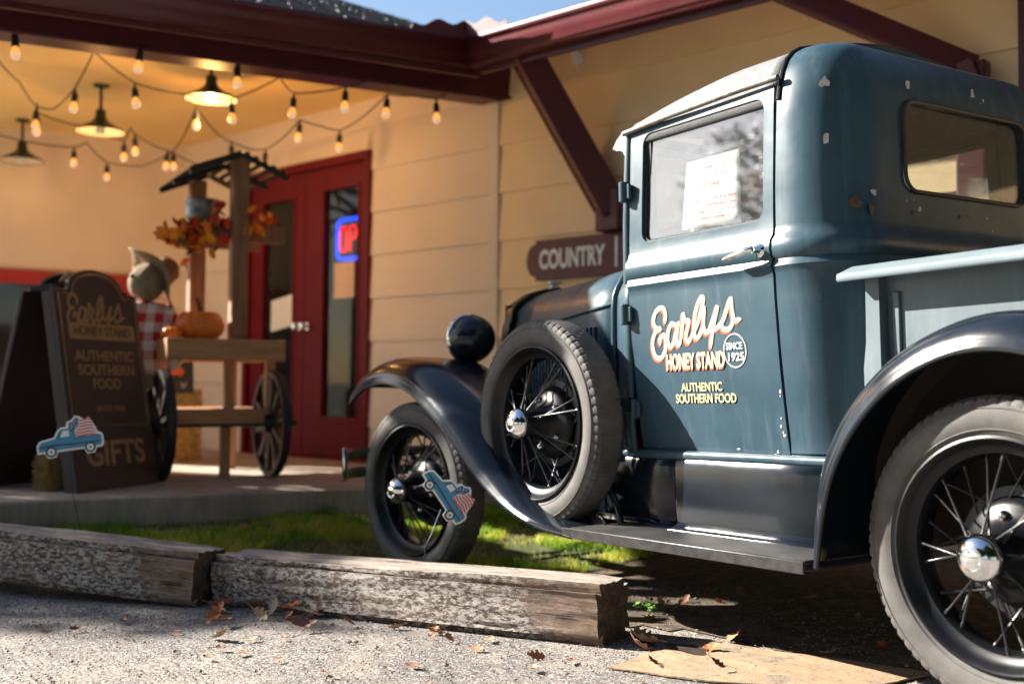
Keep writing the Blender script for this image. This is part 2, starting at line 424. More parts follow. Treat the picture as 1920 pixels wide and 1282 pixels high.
# ------------------------------------------------------------------ building
CZ = CAM.z
bld = empty('building', BP(0, 0, FLOOR))
tag(bld, 'cream sided store building with maroon trim, deep porch and red double doors', 'building')
BI = Matrix.Translation(-Vector(bld.location))
PEND = [(-.6, 3.72), (1.15, 3.72), (2.6, 2.50), (4.3, 1.86)]     # where the porch roof ends, out of the picture
def vend(u): return float(np.interp(u, [p[0] for p in PEND], [p[1] for p in PEND]))
def bmb(mb, *a, **k):       # build a part of the building from world-space vertices
    off = bld.location; mb.v = [(x-off[0], y-off[1], z-off[2]) for x, y, z in mb.v]
    return mb.build(*a, **k)
def R_(rel): return CZ+rel      # heights are measured from the camera's eye level
slab = MB()
sp = [BP(-.555, -3.0, 0), BP(-.555, 6.5, 0), BP(4.6, 6.5, 0), BP(4.6, -3.0, 0)]
slab.hexa([p+Vector((0, 0, -.30)) for p in sp], [p+Vector((0, 0, FLOOR)) for p in sp])
so = recalc(slab.build('porch_slab', concrete(), smooth=None, bevel=.012)); so['kind'] = 'structure'
DU0, DU1, DTOP = 1.275, 2.82, R_(1.635)      # door opening
WTOP = R_(2.06)
def wallbox(mb, u0, u1, z0, z1, t0, t1):     # slab of wall, t measured along NW
    a = [BP(u0, 0, z0)+NW*t0, BP(u1, 0, z0)+NW*t0, BP(u1, 0, z0)+NW*t1, BP(u0, 0, z0)+NW*t1]
    dz = Vector((0, 0, z1-z0)); return mb.hexa(a, [p+dz for p in a])
mb = MB()
wallbox(mb, .0, DU0, FLOOR-.35, WTOP, -.16, -.022); wallbox(mb, DU1, 3.9, FLOOR-.35, WTOP, -.16, -.022); wallbox(mb, DU0, DU1, DTOP, WTOP, -.16, -.022)
wall1 = recalc(bmb(mb, 'porch_wall', CREAM, bld, smooth=None))
mb = MB(); wallbox(mb, -7, 0, -.25, WTOP, -.16, -.022)
wall2 = recalc(bmb(mb, 'side_wall', YELLOW, bld, smooth=None))
mb = MB(); a = [BP(3.75, -.1, FLOOR), BP(3.75, 1.80, FLOOR), BP(3.92, 1.80, FLOOR), BP(3.92, -.1, FLOOR)]
mb.hexa(a, [p+Vector((0, 0, WTOP-FLOOR)) for p in a])
wall3 = recalc(bmb(mb, 'back_wall', CREAM, bld, smooth=None))
def lap(parent, p0, p1, n, z, m, h=.303):     # one lap-siding board from p0 to p1, bottom edge at z
    p0, p1 = Vector((p0.x, p0.y, 0)), Vector((p1.x, p1.y, 0))
    j = random.uniform(-.0015, .0015); q = MB()
    def sec(p): return [p+n*(-.021)+Vector((0, 0, z)), p+n*(.009+j)+Vector((0, 0, z)), p+n*(-.006)+Vector((0, 0, z+h+.02)), p+n*(-.021)+Vector((0, 0, z+h+.02))]
    q.hexa(sec(p0), sec(p1))
    return recalc(bmb(q, 'siding_board', m, parent, smooth=None))
for k in range(-5, 5):
    z = R_(.885+.303*k); h = min(.303, WTOP-z-.02)
    if h < .03: continue
    lap(wall2, BP(-7, 0, 0), BP(-3.6, 0, 0), NW, z, YELLOW, h); lap(wall2, BP(-3.6, 0, 0), BP(.03, 0, 0), NW, z, YELLOW, h)
    if z < FLOOR-.2: continue
    zb = max(z, FLOOR+.002); hb = h-(zb-z)
    if z > DTOP-.02: lap(wall1, BP(.097, 0, 0), BP(3.75, 0, 0), NW, z, CREAM, h)
    elif z+h > DTOP:
        lap(wall1, BP(.097, 0, 0), BP(DU0, 0, 0), NW, zb, CREAM, hb); lap(wall1, BP(DU1, 0, 0), BP(3.75, 0, 0), NW, zb, CREAM, hb)
        lap(wall1, BP(DU0, 0, 0), BP(DU1, 0, 0), NW, DTOP+.002, CREAM, z+h-DTOP)
    else:
        lap(wall1, BP(.097, 0, 0), BP(DU0, 0, 0), NW, zb, CREAM, hb); lap(wall1, BP(DU1, 0, 0), BP(3.75, 0, 0), NW, zb, CREAM, hb)
    lap(wall3, BP(3.75, .0, 0), BP(3.75, 1.80, 0), NB, zb, CREAM, hb)
mb = MB(); wallbox(mb, .03, .097, -.2, WTOP, -.02, .016); bmb(mb, 'corner_trim', CREAM, bld, smooth=None, bevel=.003)
# interior room behind the doors
mb = MB()
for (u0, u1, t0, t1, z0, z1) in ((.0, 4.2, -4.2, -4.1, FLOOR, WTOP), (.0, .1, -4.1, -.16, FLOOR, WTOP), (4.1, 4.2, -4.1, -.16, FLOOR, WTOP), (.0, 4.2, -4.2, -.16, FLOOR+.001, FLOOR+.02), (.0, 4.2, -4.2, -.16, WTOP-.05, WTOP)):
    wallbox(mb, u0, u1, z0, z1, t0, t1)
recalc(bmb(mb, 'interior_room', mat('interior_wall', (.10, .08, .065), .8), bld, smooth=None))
# ceiling, with board seams built as separate panels
cparent = None
for i in range(5):
    a0 = -.05 + i*.79; q = MB()
    a = [BP(a0+.004, -.02, R_(2.0)), BP(a0+.786, -.02, R_(2.0)), BP(a0+.786, vend(a0+.786)-.01, R_(2.0)), BP(a0+.004, vend(a0)-.01, R_(2.0))]
    q.hexa(a, [p+Vector((0, 0, .03)) for p in a])
    if cparent is None:
        cb = MB(); c4 = [BP(-.06, -.02, R_(2.012)), BP(3.95, -.02, R_(2.012))]+[BP(u_, vend(u_), R_(2.012)) for u_ in (3.95, 2.6, 1.15, -.06)]
        k_ = len(c4); cb.add(c4+[p+Vector((0, 0, .05)) for p in c4], [tuple(range(k_)), tuple(range(k_, 2*k_))]+[(i_, (i_+1) % k_, (i_+1) % k_+k_, i_+k_) for i_ in range(k_)]); cparent = recalc(bmb(cb, 'ceiling', CEIL, bld, smooth=None))
    recalc(bmb(q, 'ceiling_panel', CEIL, cparent, smooth=None))
# porch beam with lower lip
mb = MB()
def along(mb, u0, u1, v0, v1, z0, z1):
    a = [BP(u0, v0, z0), BP(u1, v0, z0), BP(u1, v1, z0), BP(u0, v1, z0)]
    return mb.hexa(a, [p+Vector((0, 0, z1-z0)) for p in a])
along(mb, -.06, .09, -.015, 3.66, R_(1.775), R_(2.01)); beam = recalc(bmb(mb, 'porch_beam', MAROON, bld, smooth=None, bevel=.004))
mb = MB(); along(mb, -.085, .11, .07, 3.66, R_(1.752), R_(1.775)); recalc(bmb(mb, 'beam_lip', MAROON, beam, smooth=None, bevel=.004)).parent = beam
mb = MB(); along(mb, -.06, .09, 3.50, 3.65, FLOOR, R_(1.752)); recalc(bmb(mb, 'porch_post', MAROON, bld, smooth=None, bevel=.005))
# gutters (profiled), fascia, soffit
GU, GV = -.475, .64          # inner corner of the eaves in building coordinates
prof = [(0, 0), (.035, 0), (.05, .012), (.055, .03), (.085, .06), (.10, .085), (.105, .125), (.118, .13), (.118, .15), (.095, .15), (.09, .14), (.0, .14)]
def gutter(name, p0, p1, n, miter0=Vector((0, 0, 0)), miter1=Vector((0, 0, 0))):
    q = MB(); rows = []
    for p, m_ in ((p0, miter0), (p1, miter1)):
        rows.append([p + n*(x-.118) + m_*((x-.118)/.118) + Vector((0, 0, R_(1.832)+z)) for x, z in prof+[prof[0]]])
    q.grid(rows); k = len(prof)
    q.add(rows[0][:-1], [tuple(range(k))]); q.add(rows[1][:-1], [tuple(range(k-1, -1, -1))])
    return recalc(bmb(q, name, MAROON, bld, smooth=25))
def XY(u, v): p = BP(u, v, 0); return Vector((p.x, p.y, 0))
g0 = XY(GU, GV)
mit = (NB*.118+NW*.118)*.0
# outer lip lines pass through the inner corner g0
gutter('gutter', g0-Ld*.13, XY(GU, 3.70), NB)
gutter('gutter', g0+Wd*.13, XY(GU-6.5, GV), NW)
mb = MB()
along(mb, GU+.125, GU+.150, GV-.2, 3.66, R_(1.80), R_(1.965)); recalc(bmb(mb, 'fascia', MAROON, bld, smooth=None))
mb = MB(); a = [g0-NW*.125+Ld*0, XY(GU-6.5, GV)-NW*.125, XY(GU-6.5, GV)-NW*.15, g0-NW*.15]
mb.hexa([p+Vector((0, 0, R_(1.80))) for p in a], [p+Vector((0, 0, R_(1.965))) for p in a]); recalc(bmb(mb, 'fascia', MAROON, bld, smooth=None))
mb = MB()   # soffit boards under the eaves
s0 = [g0-NW*.15, XY(GU-6.5, GV)-NW*.15]; s1 = [XY(.02, 0), XY(GU-6.5, 0)]
def quadslab(mb, a, b, c, d, t=.02): mb.hexa([a, b, c, d], [p+Vector((0, 0, t)) for p in (a, b, c, d)])
Z = lambda p, r: Vector((p.x, p.y, R_(r)))
quadslab(mb, Z(s0[0], 1.815), Z(s0[1], 1.815), Z(s1[1], 2.045), Z(s1[0], 2.045)); recalc(bmb(mb, 'soffit', YELLOW, bld, smooth=None))
mb = MB(); quadslab(mb, Z(g0-NB*.15, 1.815), Z(XY(GU, 3.66)-NB*.15, 1.815), Z(XY(-.02, 3.66), 1.99), Z(XY(-.02, -.01), 1.99)); recalc(bmb(mb, 'soffit', MAROON, bld, smooth=None))
# splash guards at the inner corner
for d_, n_, s_ in ((Ld, NB, 1), (-Wd, NW, 1)):
    pts = [(-.012, 0), (-.012, .113)]+[(.02+.30*t, .105-.055*t-.018*math.sin(t*9.5)) for t in np.linspace(0, 1, 12)]+[(.34, 0)]
    M = basis(g0+Vector((0, 0, R_(1.972)))-n_*.004, d_, (0, 0, 1), n_)
    q = MB(); q.prism(pts, .004, M, z0=-.004); recalc(bmb(q, 'splash_guard', MAROON, bld, smooth=None))
# roofs: deck plus shingle courses
SHING = mat('asphalt_shingle', (.24, .25, .28), .85, var=.55, vs_=30, bump=.7, bs=150)
def roof(name, e0, e1, inn, pitch, depth, lim=None):
    up = (inn+Vector((0, 0, pitch))).normalized(); nrm = (e1-e0).normalized().cross(up)
    if nrm.z < 0: nrm = -nrm
    q = MB(); L = (e1-e0).length; ex = (e1-e0)/L
    lim = lim or (lambda t: L); ts = np.linspace(0, depth, 13)
    A0 = [e0+up*t for t in ts]; A1 = [e0+up*t+ex*lim(t) for t in ts]
    for i in range(12): q.hexa([A0[i], A1[i], A1[i+1], A0[i+1]], [p+nrm*.02 for p in (A0[i], A1[i], A1[i+1], A0[i+1])])
    deck = recalc(bmb(q, name, SHING, bld, smooth=None))
    rng = random.Random(5); q = MB(); c = 0; s_ = -.01
    while s_ < depth-.1:
        x = -rng.uniform(0, .3)
        while x < L:
            w = .30; x0, x1 = max(0, x+.004), min(lim(max(0, s_)), x+w-.004); t = rng.uniform(.004, .009); e = rng.uniform(-.006, .006)
            if x1 > x0+.02:
                A = e0+ex*x0+up*(s_+e)+nrm*.021; B = e0+ex*x1+up*(s_+e)+nrm*.021; C_ = B+up*.155-nrm*.000; D = A+up*.155
                q.hexa([A, B, C_, D], [A+nrm*(t+.008), B+nrm*(t+.008), C_+nrm*.003, D+nrm*.003])
            x += w
        s_ += .145; c += 1
    o = bmb(q, 'shingles', SHING, bld, smooth=None); recalc(o); o['kind'] = 'stuff'
zr = Vector((0, 0, R_(1.975)))
roof('roof_deck', g0-NB*.06+zr-Ld*.0, XY(GU, 3.72)-NB*.06+zr, -NB, .40, 4.6, lambda t: vend(GU+t*.92/.941)-GV)
roof('roof_deck', XY(GU-6.5, GV)-NW*.06+zr, g0-NW*.06+zr, -NW, .30, 3.0)
def at(px, py, rel):      # point of the porch at a given height above eye level, in the direction of a sight line
    v = CR*((px-960)/2094.7) + CU*((641-py)/2094.7) + _d
    return CAM + v*(rel/v.z)
# knee brace, with its foot block on the wall
wp = XY(-.91, 0)
f0, f1 = wp+NW*.04+Vector((0, 0, R_(.98))), at(982, 92, 1.90)
sd_ = (f1-f0).normalized().cross(Vector((0, 0, 1))).normalized()      # sideways
if sd_.dot(Wd) < 0: sd_ = -sd_
mb = MB(); mb.bar(f0-sd_*.01, f1-sd_*.01, .12, .16)
br = recalc(bmb(mb, 'knee_brace', MAROON, bld, smooth=None, bevel=.006))
mb = MB(); mb.bar(f0+sd_*.078-Vector((0, 0, .02)), f1+sd_*.078-Vector((0, 0, .02)), .05, .09); recalc(bmb(mb, 'brace_web', MAROON, br, smooth=None))
mb = MB(); mb.bar(f0+sd_*.118, f1+sd_*.118, .03, .16); recalc(bmb(mb, 'brace_flange', MAROON, br, smooth=None, bevel=.004))
mb = MB(); mb.bar(wp+NW*.055+Vector((0, 0, R_(.86))), wp+NW*.055+Vector((0, 0, R_(1.10))), .17, .11, up=NW); recalc(bmb(mb, 'brace_foot', MAROON, br, smooth=None, bevel=.012))
# downspout: from the right gutter back to the wall and down
wq = XY(-2.95, 0)
P0, P1 = XY(GU-1.95, GV)-NW*.06+Vector((0, 0, R_(1.84))), wq+NW*.075+Vector((0, 0, R_(1.41)))
mb = MB(); mb.bar(P0, P1, .085, .11); mb.bar(P1+Vector((0, 0, .03)), wq+NW*.075+Vector((0, 0, R_(.10))), .13, .085, up=NW)
mb.bar(P1+(P0-P1).normalized()*.06, P1-Vector((0, 0, .10))+NW*.002, .128, .105, up=NW)
recalc(bmb(mb, 'downspout', MAROON, bld, smooth=None, bevel=.01, seg=3))
mb = MB()
wallbox(mb, -3.24, -3.128, R_(-.2), R_(1.85), -.01, .035); wallbox(mb, -4.6, -4.48, R_(-.2), R_(1.85), -.01, .035); wallbox(mb, -4.48, -3.24, R_(1.74), R_(1.85), -.01, .035); wallbox(mb, -4.48, -3.24, R_(-.2), R_(-.09), -.01, .035)
recalc(bmb(mb, 'window_casing', MAROON, bld, smooth=None, bevel=.004))
mb = MB(); wallbox(mb, -4.48, -3.24, R_(-.09), R_(1.74), .0, .014); bmb(mb, 'window_pane', mat('dark_glass', (.02, .022, .025), .06), bld, smooth=None)

# double doors
frame = MB()
wallbox(frame, DU0, DU0+.055, FLOOR, DTOP, -.14, .028); wallbox(frame, DU1-.055, DU1, FLOOR, DTOP, -.14, .028); wallbox(frame, DU0+.055, DU1-.055, DTOP-.06, DTOP, -.14, .028); wallbox(frame, DU0+.055, DU1-.055, FLOOR, FLOOR+.02, -.14, .02)
recalc(bmb(frame, 'door_frame', DOORRED, bld, smooth=None, bevel=.003))
PGL = glass('door_glass', (.62, .64, .62), .35, .025)
def leaf(u0, u1, p0, p1, z0, z1):
    q = MB(); zb, zt = FLOOR+.024, DTOP-.064
    wallbox(q, u0, p0, zb, zt, -.05, -.005); wallbox(q, p1, u1, zb, zt, -.05, -.005); wallbox(q, p0, p1, zb, z0, -.05, -.005); wallbox(q, p0, p1, z1, zt, -.05, -.005)
    d = recalc(bmb(q, 'door', DOORRED, bld, smooth=None, bevel=.003))
    q = MB(); e = .018
    for a, b, c, f in ((p0, p0+e, z0, z1), (p1-e, p1, z0, z1), (p0+e, p1-e, z0, z0+e), (p0+e, p1-e, z1-e, z1)): wallbox(q, a, b, c, f, -.03, .002)
    recalc(bmb(q, 'glazing_bead', DOORRED, d, smooth=None))
    q = MB(); wallbox(q, p0, p1, z0, z1, -.034, -.028); recalc(bmb(q, 'door_pane', PGL, d, smooth=None)); return d
mid = 2.06
d1 = leaf(DU0+.058, mid-.003, 1.41, 1.84, R_(-.28), R_(1.42)); d2 = leaf(mid+.003, DU1-.058, 2.18, 2.60, R_(-.30), R_(1.40))
for d_, u in ((d1, 2.015), (d2, 2.11)):
    q = MB(); p = BP(u, 0, R_(.405))+NW*-.006
    M = basis(p, Wd, NW, Vector((0, 0, 1)))
    q.lathe([(.0, .0), (.028, .0), (.03, .006), (.012, .012), (.011, .035), (.024, .042), (.03, .055), (.024, .066), (0, .07)], 16, M)
    recalc(bmb(q, 'door_knob', CHROME, d_, smooth=50))
# papers on the door panes
def flat_thing(name, label, cat, u0, u1, z0, z1, t, m, skew=0., group=None):
    q = MB(); a = [BP(u0, 0, z0)+NW*t, BP(u1, 0, z0+skew)+NW*t, BP(u1, 0, z1+skew)+NW*t, BP(u0, 0, z1)+NW*t]
    q.hexa(a, [p-NW*.002 for p in a]); o = recalc(q.build(name, m, smooth=None)); return tag(o, label, cat, group)
flat_thing('door_notice', 'small pale notice on the right door pane under the neon', 'notice', 1.49, 1.72, R_(.60), R_(.86), -.024, mat('notice_tan', (.72, .50, .36), .7))
s_ = flat_thing('hanging_sign', 'white tilted sign hanging on the left door pane', 'sign', 2.21, 2.50, R_(.42), R_(.66), -.022, PAPER, -.045)
q = MB(); q.bar(BP(2.35, 0, R_(.66))-NW*.022, BP(2.36, 0, R_(.93))-NW*.022, .004, .003); h_ = q.build('hanging_cord', MAROON, s_)
M = basis(BP(2.355, 0, R_(.52))+NW*-.0205, -Wd, Vector((0, 0, 1)), NW)
# neon
neon = empty('neon_sign', BP(1.482, 0, R_(1.035))-NW*.065); tag(neon, 'red and blue neon OPEN sign glowing behind the right door pane', 'neon sign')
NM = basis((0, 0, 0), -Wd, Vector((0, 0, 1)), NW)
def emis(name, col, s):
    m, nt, b = _nodes(name); b.inputs['Base Color'].default_value = (0, 0, 0, 1); b.inputs['Emission Color'].default_value = (*col, 1); b.inputs['Emission Strength'].default_value = s; return m
NR, NBl = emis('neon_red', (1, .015, .012), 1.1), emis('neon_blue', (.01, .06, 1), 1.5)
w2, hh = .255, .145
q = MB(); q.tube([NM @ Vector((x, y, 0)) for x, y in rrect(-w2, w2, -hh, hh, .05)], .015, 8, closed=True); q.build('border_tube', NBl, neon)
q = MB(); q.box((0, 0, 0), (.52, .30, .012), None); q.v = [tuple(NM @ Vector((x, y, z-.03))) for x, y, z in q.v]; q.build('backing_panel', DARK, neon, smooth=None)
for i, ch in enumerate('OPEN'):
    x = -.180+.106*i; a, b_ = .035, .090
    P = {'O': [[(-a, -b_+.03), (-a, b_-.03), (-a+.02, b_), (a-.02, b_), (a, b_-.03), (a, -b_+.03), (a-.02, -b_), (-a+.02, -b_), (-a, -b_+.03)]],
         'P': [[(-a, -b_), (-a, b_), (a-.02, b_), (a, b_-.025), (a, .03), (a-.02, 0), (-a, 0)]], 'E': [[(a, b_), (-a, b_), (-a, -b_), (a, -b_)], [(-a, 0), (a-.015, 0)]],
         'N': [[(-a, -b_), (-a, b_), (a, -b_), (a, b_)]]}[ch]
    q = MB()
    for st in P: q.tube([NM @ Vector((x+p[0], p[1], .004)) for p in st], .011, 8)
    q.build('letter_tube', NR, neon)

# low red-framed window in the back wall
def bwbox(mb, v0, v1, z0, z1, t0, t1):
    a = [BP(3.75, v0, z0)+NB*t0, BP(3.75, v1, z0)+NB*t0, BP(3.75, v1, z0)+NB*t1, BP(3.75, v0, z0)+NB*t1]
    return mb.hexa(a, [p+Vector((0, 0, z1-z0)) for p in a])
q = MB()
v0, v1, z0, z1 = .40, 1.62, R_(-.25), R_(.865)
bwbox(q, v0, v0+.11, z0, z1, .0, .04); bwbox(q, v1-.11, v1, z0, z1, .0, .04); bwbox(q, v0+.11, v1-.11, z1-.11, z1, .0, .04); bwbox(q, v0+.11, v1-.11, z0, z0+.11, .0, .04)
wf = recalc(bmb(q, 'window_frame', mat('window_red', (.36, .012, .02), .4), bld, smooth=None, bevel=.004))
q = MB(); bwbox(q, v0+.11, v1-.11, z0+.11, z1-.11, .014, .02); recalc(bmb(q, 'window_pane', MATS['dark_glass'], wf, smooth=None))

# ------------------------------------------------------------------ things on the walls
sg = empty('country_sign', BP(-.24, 0, R_(.735))+NW*.02); tag(sg, 'maroon wooden sign lettered COUNTRY on the yellow siding behind the truck', 'sign')
SM = basis((0, 0, 0), -Wd, Vector((0, 0, 1)), NW)
hh = .122
pts = [(.075, -hh), (1.52, -hh), (1.52, hh), (.075, hh), (.075, hh-.02), (.035, hh-.035), (.01, .05), (0, 0), (.01, -.05), (.035, -hh+.035), (.075, -hh+.02)]
q = MB(); q.prism(pts, .022, SM); recalc(q.build('sign_board', mat('sign_maroon', (.10, .016, .026), .45), sg, smooth=None, bevel=.003))
text('COUNTRY', .155, mat('sign_white', (.80, .80, .82), .5), SM @ Matrix.Translation((.355, -.004, .0235)), sg, bold=.006, width=.505)
q = MB(); q.prism([(.682, -.075), (.70, -.075), (.70, .10), (.682, .10)], .002, SM, z0=.0225); recalc(q.build('painted_bar', MATS['sign_white'], sg, smooth=None))
sg2 = empty('emblem_sign', BP(-1.83, 0, R_(1.02))+NW*.02); tag(sg2, 'maroon wall board with an orange emblem seen through the truck window', 'sign')
q = MB(); q.prism(rrect(-.32, .32, -.16, .30, .03, 3), .02, SM); recalc(q.build('sign_board', MATS['sign_maroon'], sg2, smooth=None))
q = MB(); q.prism([(-.20, .14), (-.17, .06), (-.08, -.02), (.02, -.04), (.12, .0), (.2, .09), (.22, .14), (.1, .14), (.02, .09), (-.06, .14)], .003, SM, z0=.0215); recalc(q.build('orange_emblem', mat('emblem_orange', (.62, .25, .03), .5), sg2, smooth=None))
fl = empty('floodlight', BP(-.60, 0, R_(2.0))+NW*.05); tag(fl, 'small white floodlight fixed under the eave above the knee brace', 'lamp')
q = MB(); q.lathe([(0, 0), (.045, 0), (.045, -.03), (.02, -.035), (0, -.035)], 16, Matrix.Rotation(rad(90), 4, 'X')); q.build('mount', WHITE, fl)
q = MB(); q.lathe([(.0, .0), (.018, .0), (.022, .03), (.04, .07), (.045, .10), (.0, .105)], 16, Matrix.Translation((0, 0, -.02)) @ Matrix.Rotation(rad(-130), 4, 'X')); recalc(q.build('lamp_head', WHITE, fl))

# ------------------------------------------------------------------ pendants and string lights
WARM = (1, .50, .15)
PEND_IN = mat('shade_white', (.40, .38, .34), .4); GREENBK = mat('shade_dark_green', (.012, .020, .014), .35)
for (px, py, lab) in ((397, 122, 'nearest dark gooseneck-less barn pendant lamp with lit bulb, beside the beam'), (190, 160, 'middle dark barn pendant lamp hanging from the porch ceiling'), (43, 225, 'farthest dark barn pendant lamp at the back of the porch')):
    p = at(px, py, 2.0); L = empty('pendant_lamp', p); tag(L, lab.replace('gooseneck-less ', ''), 'lamp', 'barn pendant lamps under the porch ceiling')
    RX = Matrix.Rotation(rad(-90), 4, 'X')    # lathe axis +Y -> -Z
    drop = .0 if px == 397 else .10
    q = MB(); q.lathe([(0, .0), (.055, .0), (.05, .014), (.014, .022), (.011, .03), (.011, .075+drop), (0, .075+drop)], 20, RX); recalc(q.build('stem', GREENBK, L, smooth=45))
    z0 = .07+drop
    q = MB(); q.lathe([(.028, z0), (.034, z0+.01), (.036, z0+.05), (.05, z0+.075), (.09, z0+.105), (.14, z0+.128), (.166, z0+.146), (.168, z0+.154), (.160, z0+.150), (.135, z0+.133), (.085, z0+.112), (.045, z0+.085), (.030, z0+.05), (.0, z0+.05)], 40, RX)
    sh = recalc(q.build('lamp_shade', GREENBK, L, smooth=45))
    q = MB(); q.lathe([(.1595, z0+.1515), (.134, z0+.1345), (.084, z0+.1135), (.044, z0+.0865)], 40, RX); q.build('shade_lining', PEND_IN, sh, smooth=60)
    q = MB(); q.lathe([(0, z0+.055), (.016, z0+.06), (.018, z0+.09), (.030, z0+.125), (.032, z0+.145), (.022, z0+.166), (0, z0+.172)], 16, RX)
    recalc(q.build('bulb', emis('lit_bulb', (1, .72, .38), 7 if px == 397 else .10), sh, smooth=60))
    li = bpy.data.lights.new('pendant_light', 'POINT'); li.energy = {397: 5.4, 190: 2.2, 43: .3}[px]; li.color = WARM; li.shadow_soft_size = .06
    lo = bpy.data.objects.new('pendant_light', li); COL.objects.link(lo); lo.parent = L; lo.location = (0, 0, -(z0+.30))
BULB = emis('string_bulb', (1, .40, .08), .32)
_b = BULB.node_tree.nodes['Principled BSDF']; _b.inputs['Base Color'].default_value = (.50, .30, .16, 1); _b.inputs['Roughness'].default_value = .25
_nt = BULB.node_tree; _tc = _nt.nodes.new('ShaderNodeTexCoord'); _sx = _nt.nodes.new('ShaderNodeSeparateXYZ'); _nt.links.new(_tc.outputs['Generated'], _sx.inputs[0])
_nt.links.new(_ramp(_nt, _sx.outputs[2], [(.25, (.50, .33, .22)), (.6, (1, .40, .07))]), _b.inputs['Emission Color'])
CORD = mat('black_cord', (.012, .012, .012), .5)
sockmb = MB(); RX = Matrix.Rotation(rad(-90), 4, 'X')
sockmb.lathe([(0, -.022), (.007, -.02), (.008, .0), (.016, .006), (.019, .02), (.02, .055), (.0205, .06), (0, .06)], 14, RX)
bulbmb = MB(); bulbmb.lathe([(.0, .058), (.013, .06), (.016, .068), (.023, .086), (.0245, .102), (.020, .118), (.010, .127), (0, .129)], 14, RX)
proto_s = proto_b = None
H, B_ = 1.955, 1.735
strings = [
 ('string light row zigzagging past the nearest pendant lamp', [(-40, 60, H, 0), (36, 154, H, 0), (68, 200, B_, 1), (100, 205, B_-.04, 0), (141, 165, B_, 1), (176, 97, H, 0), (253, 156, B_, 1), (340, 176, B_+.02, 0), (434, 186, B_, 1), (525, 145, H, 0), (551, 175, B_, 1), (600, 172, B_, 0), (648, 162, B_, 1), (690, 152, B_+.02, 0)]),
 ('string light row along the rear of the porch by the cart', [(-40, 240, B_, 0), (64, 268, B_, 0), (139, 276, B_, 1), (163, 268, B_+.05, 0), (201, 305, B_, 1), (262, 312, B_-.03, 0), (325, 283, B_, 1), (368, 200, B_+.0, 1), (423, 262, H-.2, 0), (434, 266, B_, 1), (470, 280, B_-.04, 0), (498, 280, B_, 1), (562, 225, B_, 1), (600, 236, B_-.02, 0), (637, 245, B_, 1), (726, 177, B_, 1), (775, 180, B_, 0), (818, 185, B_, 1), (840, 176, B_+.02, 0)]),
 ('string light row crossing the middle of the porch ceiling', [(70, 194, B_+.02, 0), (71, 212, B_, 1), (150, 236, B_, 0), (233, 264, B_, 1), (245, 240, H-.15, 0), (253, 252, B_, 1), (314, 282, B_, 1), (330, 290, B_, 0), (384, 312, B_-.02, 0)]),
 ('string light row tucked behind the porch beam', [(-60, 30, B_+.08, 0), (28, 56, B_+.05, 1), (150, 74, B_+.08, 0), (264, 84, B_+.05, 1), (360, 100, B_+.08, 0), (445, 116, B_+.05, 1), (560, 132, B_+.08, 0)])]
for lab, pts in strings:
    P = [at(a, b, r) for a, b, r, k in pts]
    S = empty('string_light', P[len(P)//2]); tag(S, lab, 'string light', 'string lights under the porch ceiling')
    c0 = Vector(S.location); path = []
    for i in range(len(P)-1):
        for t in np.linspace(0, 1, 8, endpoint=False):
            sag = .05*(P[i+1]-P[i]).length*4*t*(1-t)*.5
            path.append(P[i].lerp(P[i+1], t)-c0-Vector((0, 0, sag)))
    path.append(P[-1]-c0)
    q = MB(); q.tube(path, .0048, 6); q.build('cord', CORD, S, smooth=60)
    for (a, b, r, k), p in zip(pts, P):
        if not k: continue
        M = Matrix.Translation(p-c0-Vector((0, 0, .028))) @ Matrix.Rotation(random.uniform(-.12, .12), 4, 'X') @ Matrix.Rotation(random.uniform(-.12, .12), 4, 'Y')
        if proto_s is None:
            proto_s = recalc(sockmb.build('bulb_socket', CORD, S, smooth=50)); proto_b = recalc(bulbmb.build('bulb', BULB, proto_s, smooth=60)); proto_s.matrix_local = M
        else:
            s2 = inst(proto_s, M, S, 'bulb_socket'); inst(proto_b, Matrix.Identity(4), s2, 'bulb')

# ------------------------------------------------------------------ the pickup truck (own frame: x forward, y to its left, z up; origin under the left rear wheel)
TM = TILT.to_4x4()
truck = empty('pickup_truck', M=TM); tag(truck, 'old dark blue pickup truck with spoked wheels and painted door lettering', 'truck')
YC = -.73
def mir(mb):      # mirror about the centre plane
    n = len(mb.v); mb.v += [(x, 2*YC-y, z) for x, y, z in mb.v]; mb.f += [tuple(i+n for i in reversed(f)) for f in mb.f]; return mb
def mirror_obj(o, name=None):
    me = o.data.copy(); c = bpy.data.objects.new(name or o.name.split('.')[0], me); COL.objects.link(c)
    for v in me.vertices: v.co.y = 2*YC-v.co.y
    me.flip_normals(); c.parent = o.parent
    for md in o.modifiers:
        q = c.modifiers.new(md.name, md.type)
        for a in ('thickness', 'offset', 'width', 'segments', 'limit_method', 'angle_limit', 'levels', 'render_levels'):
            if hasattr(md, a): setattr(q, a, getattr(md, a))
    return c

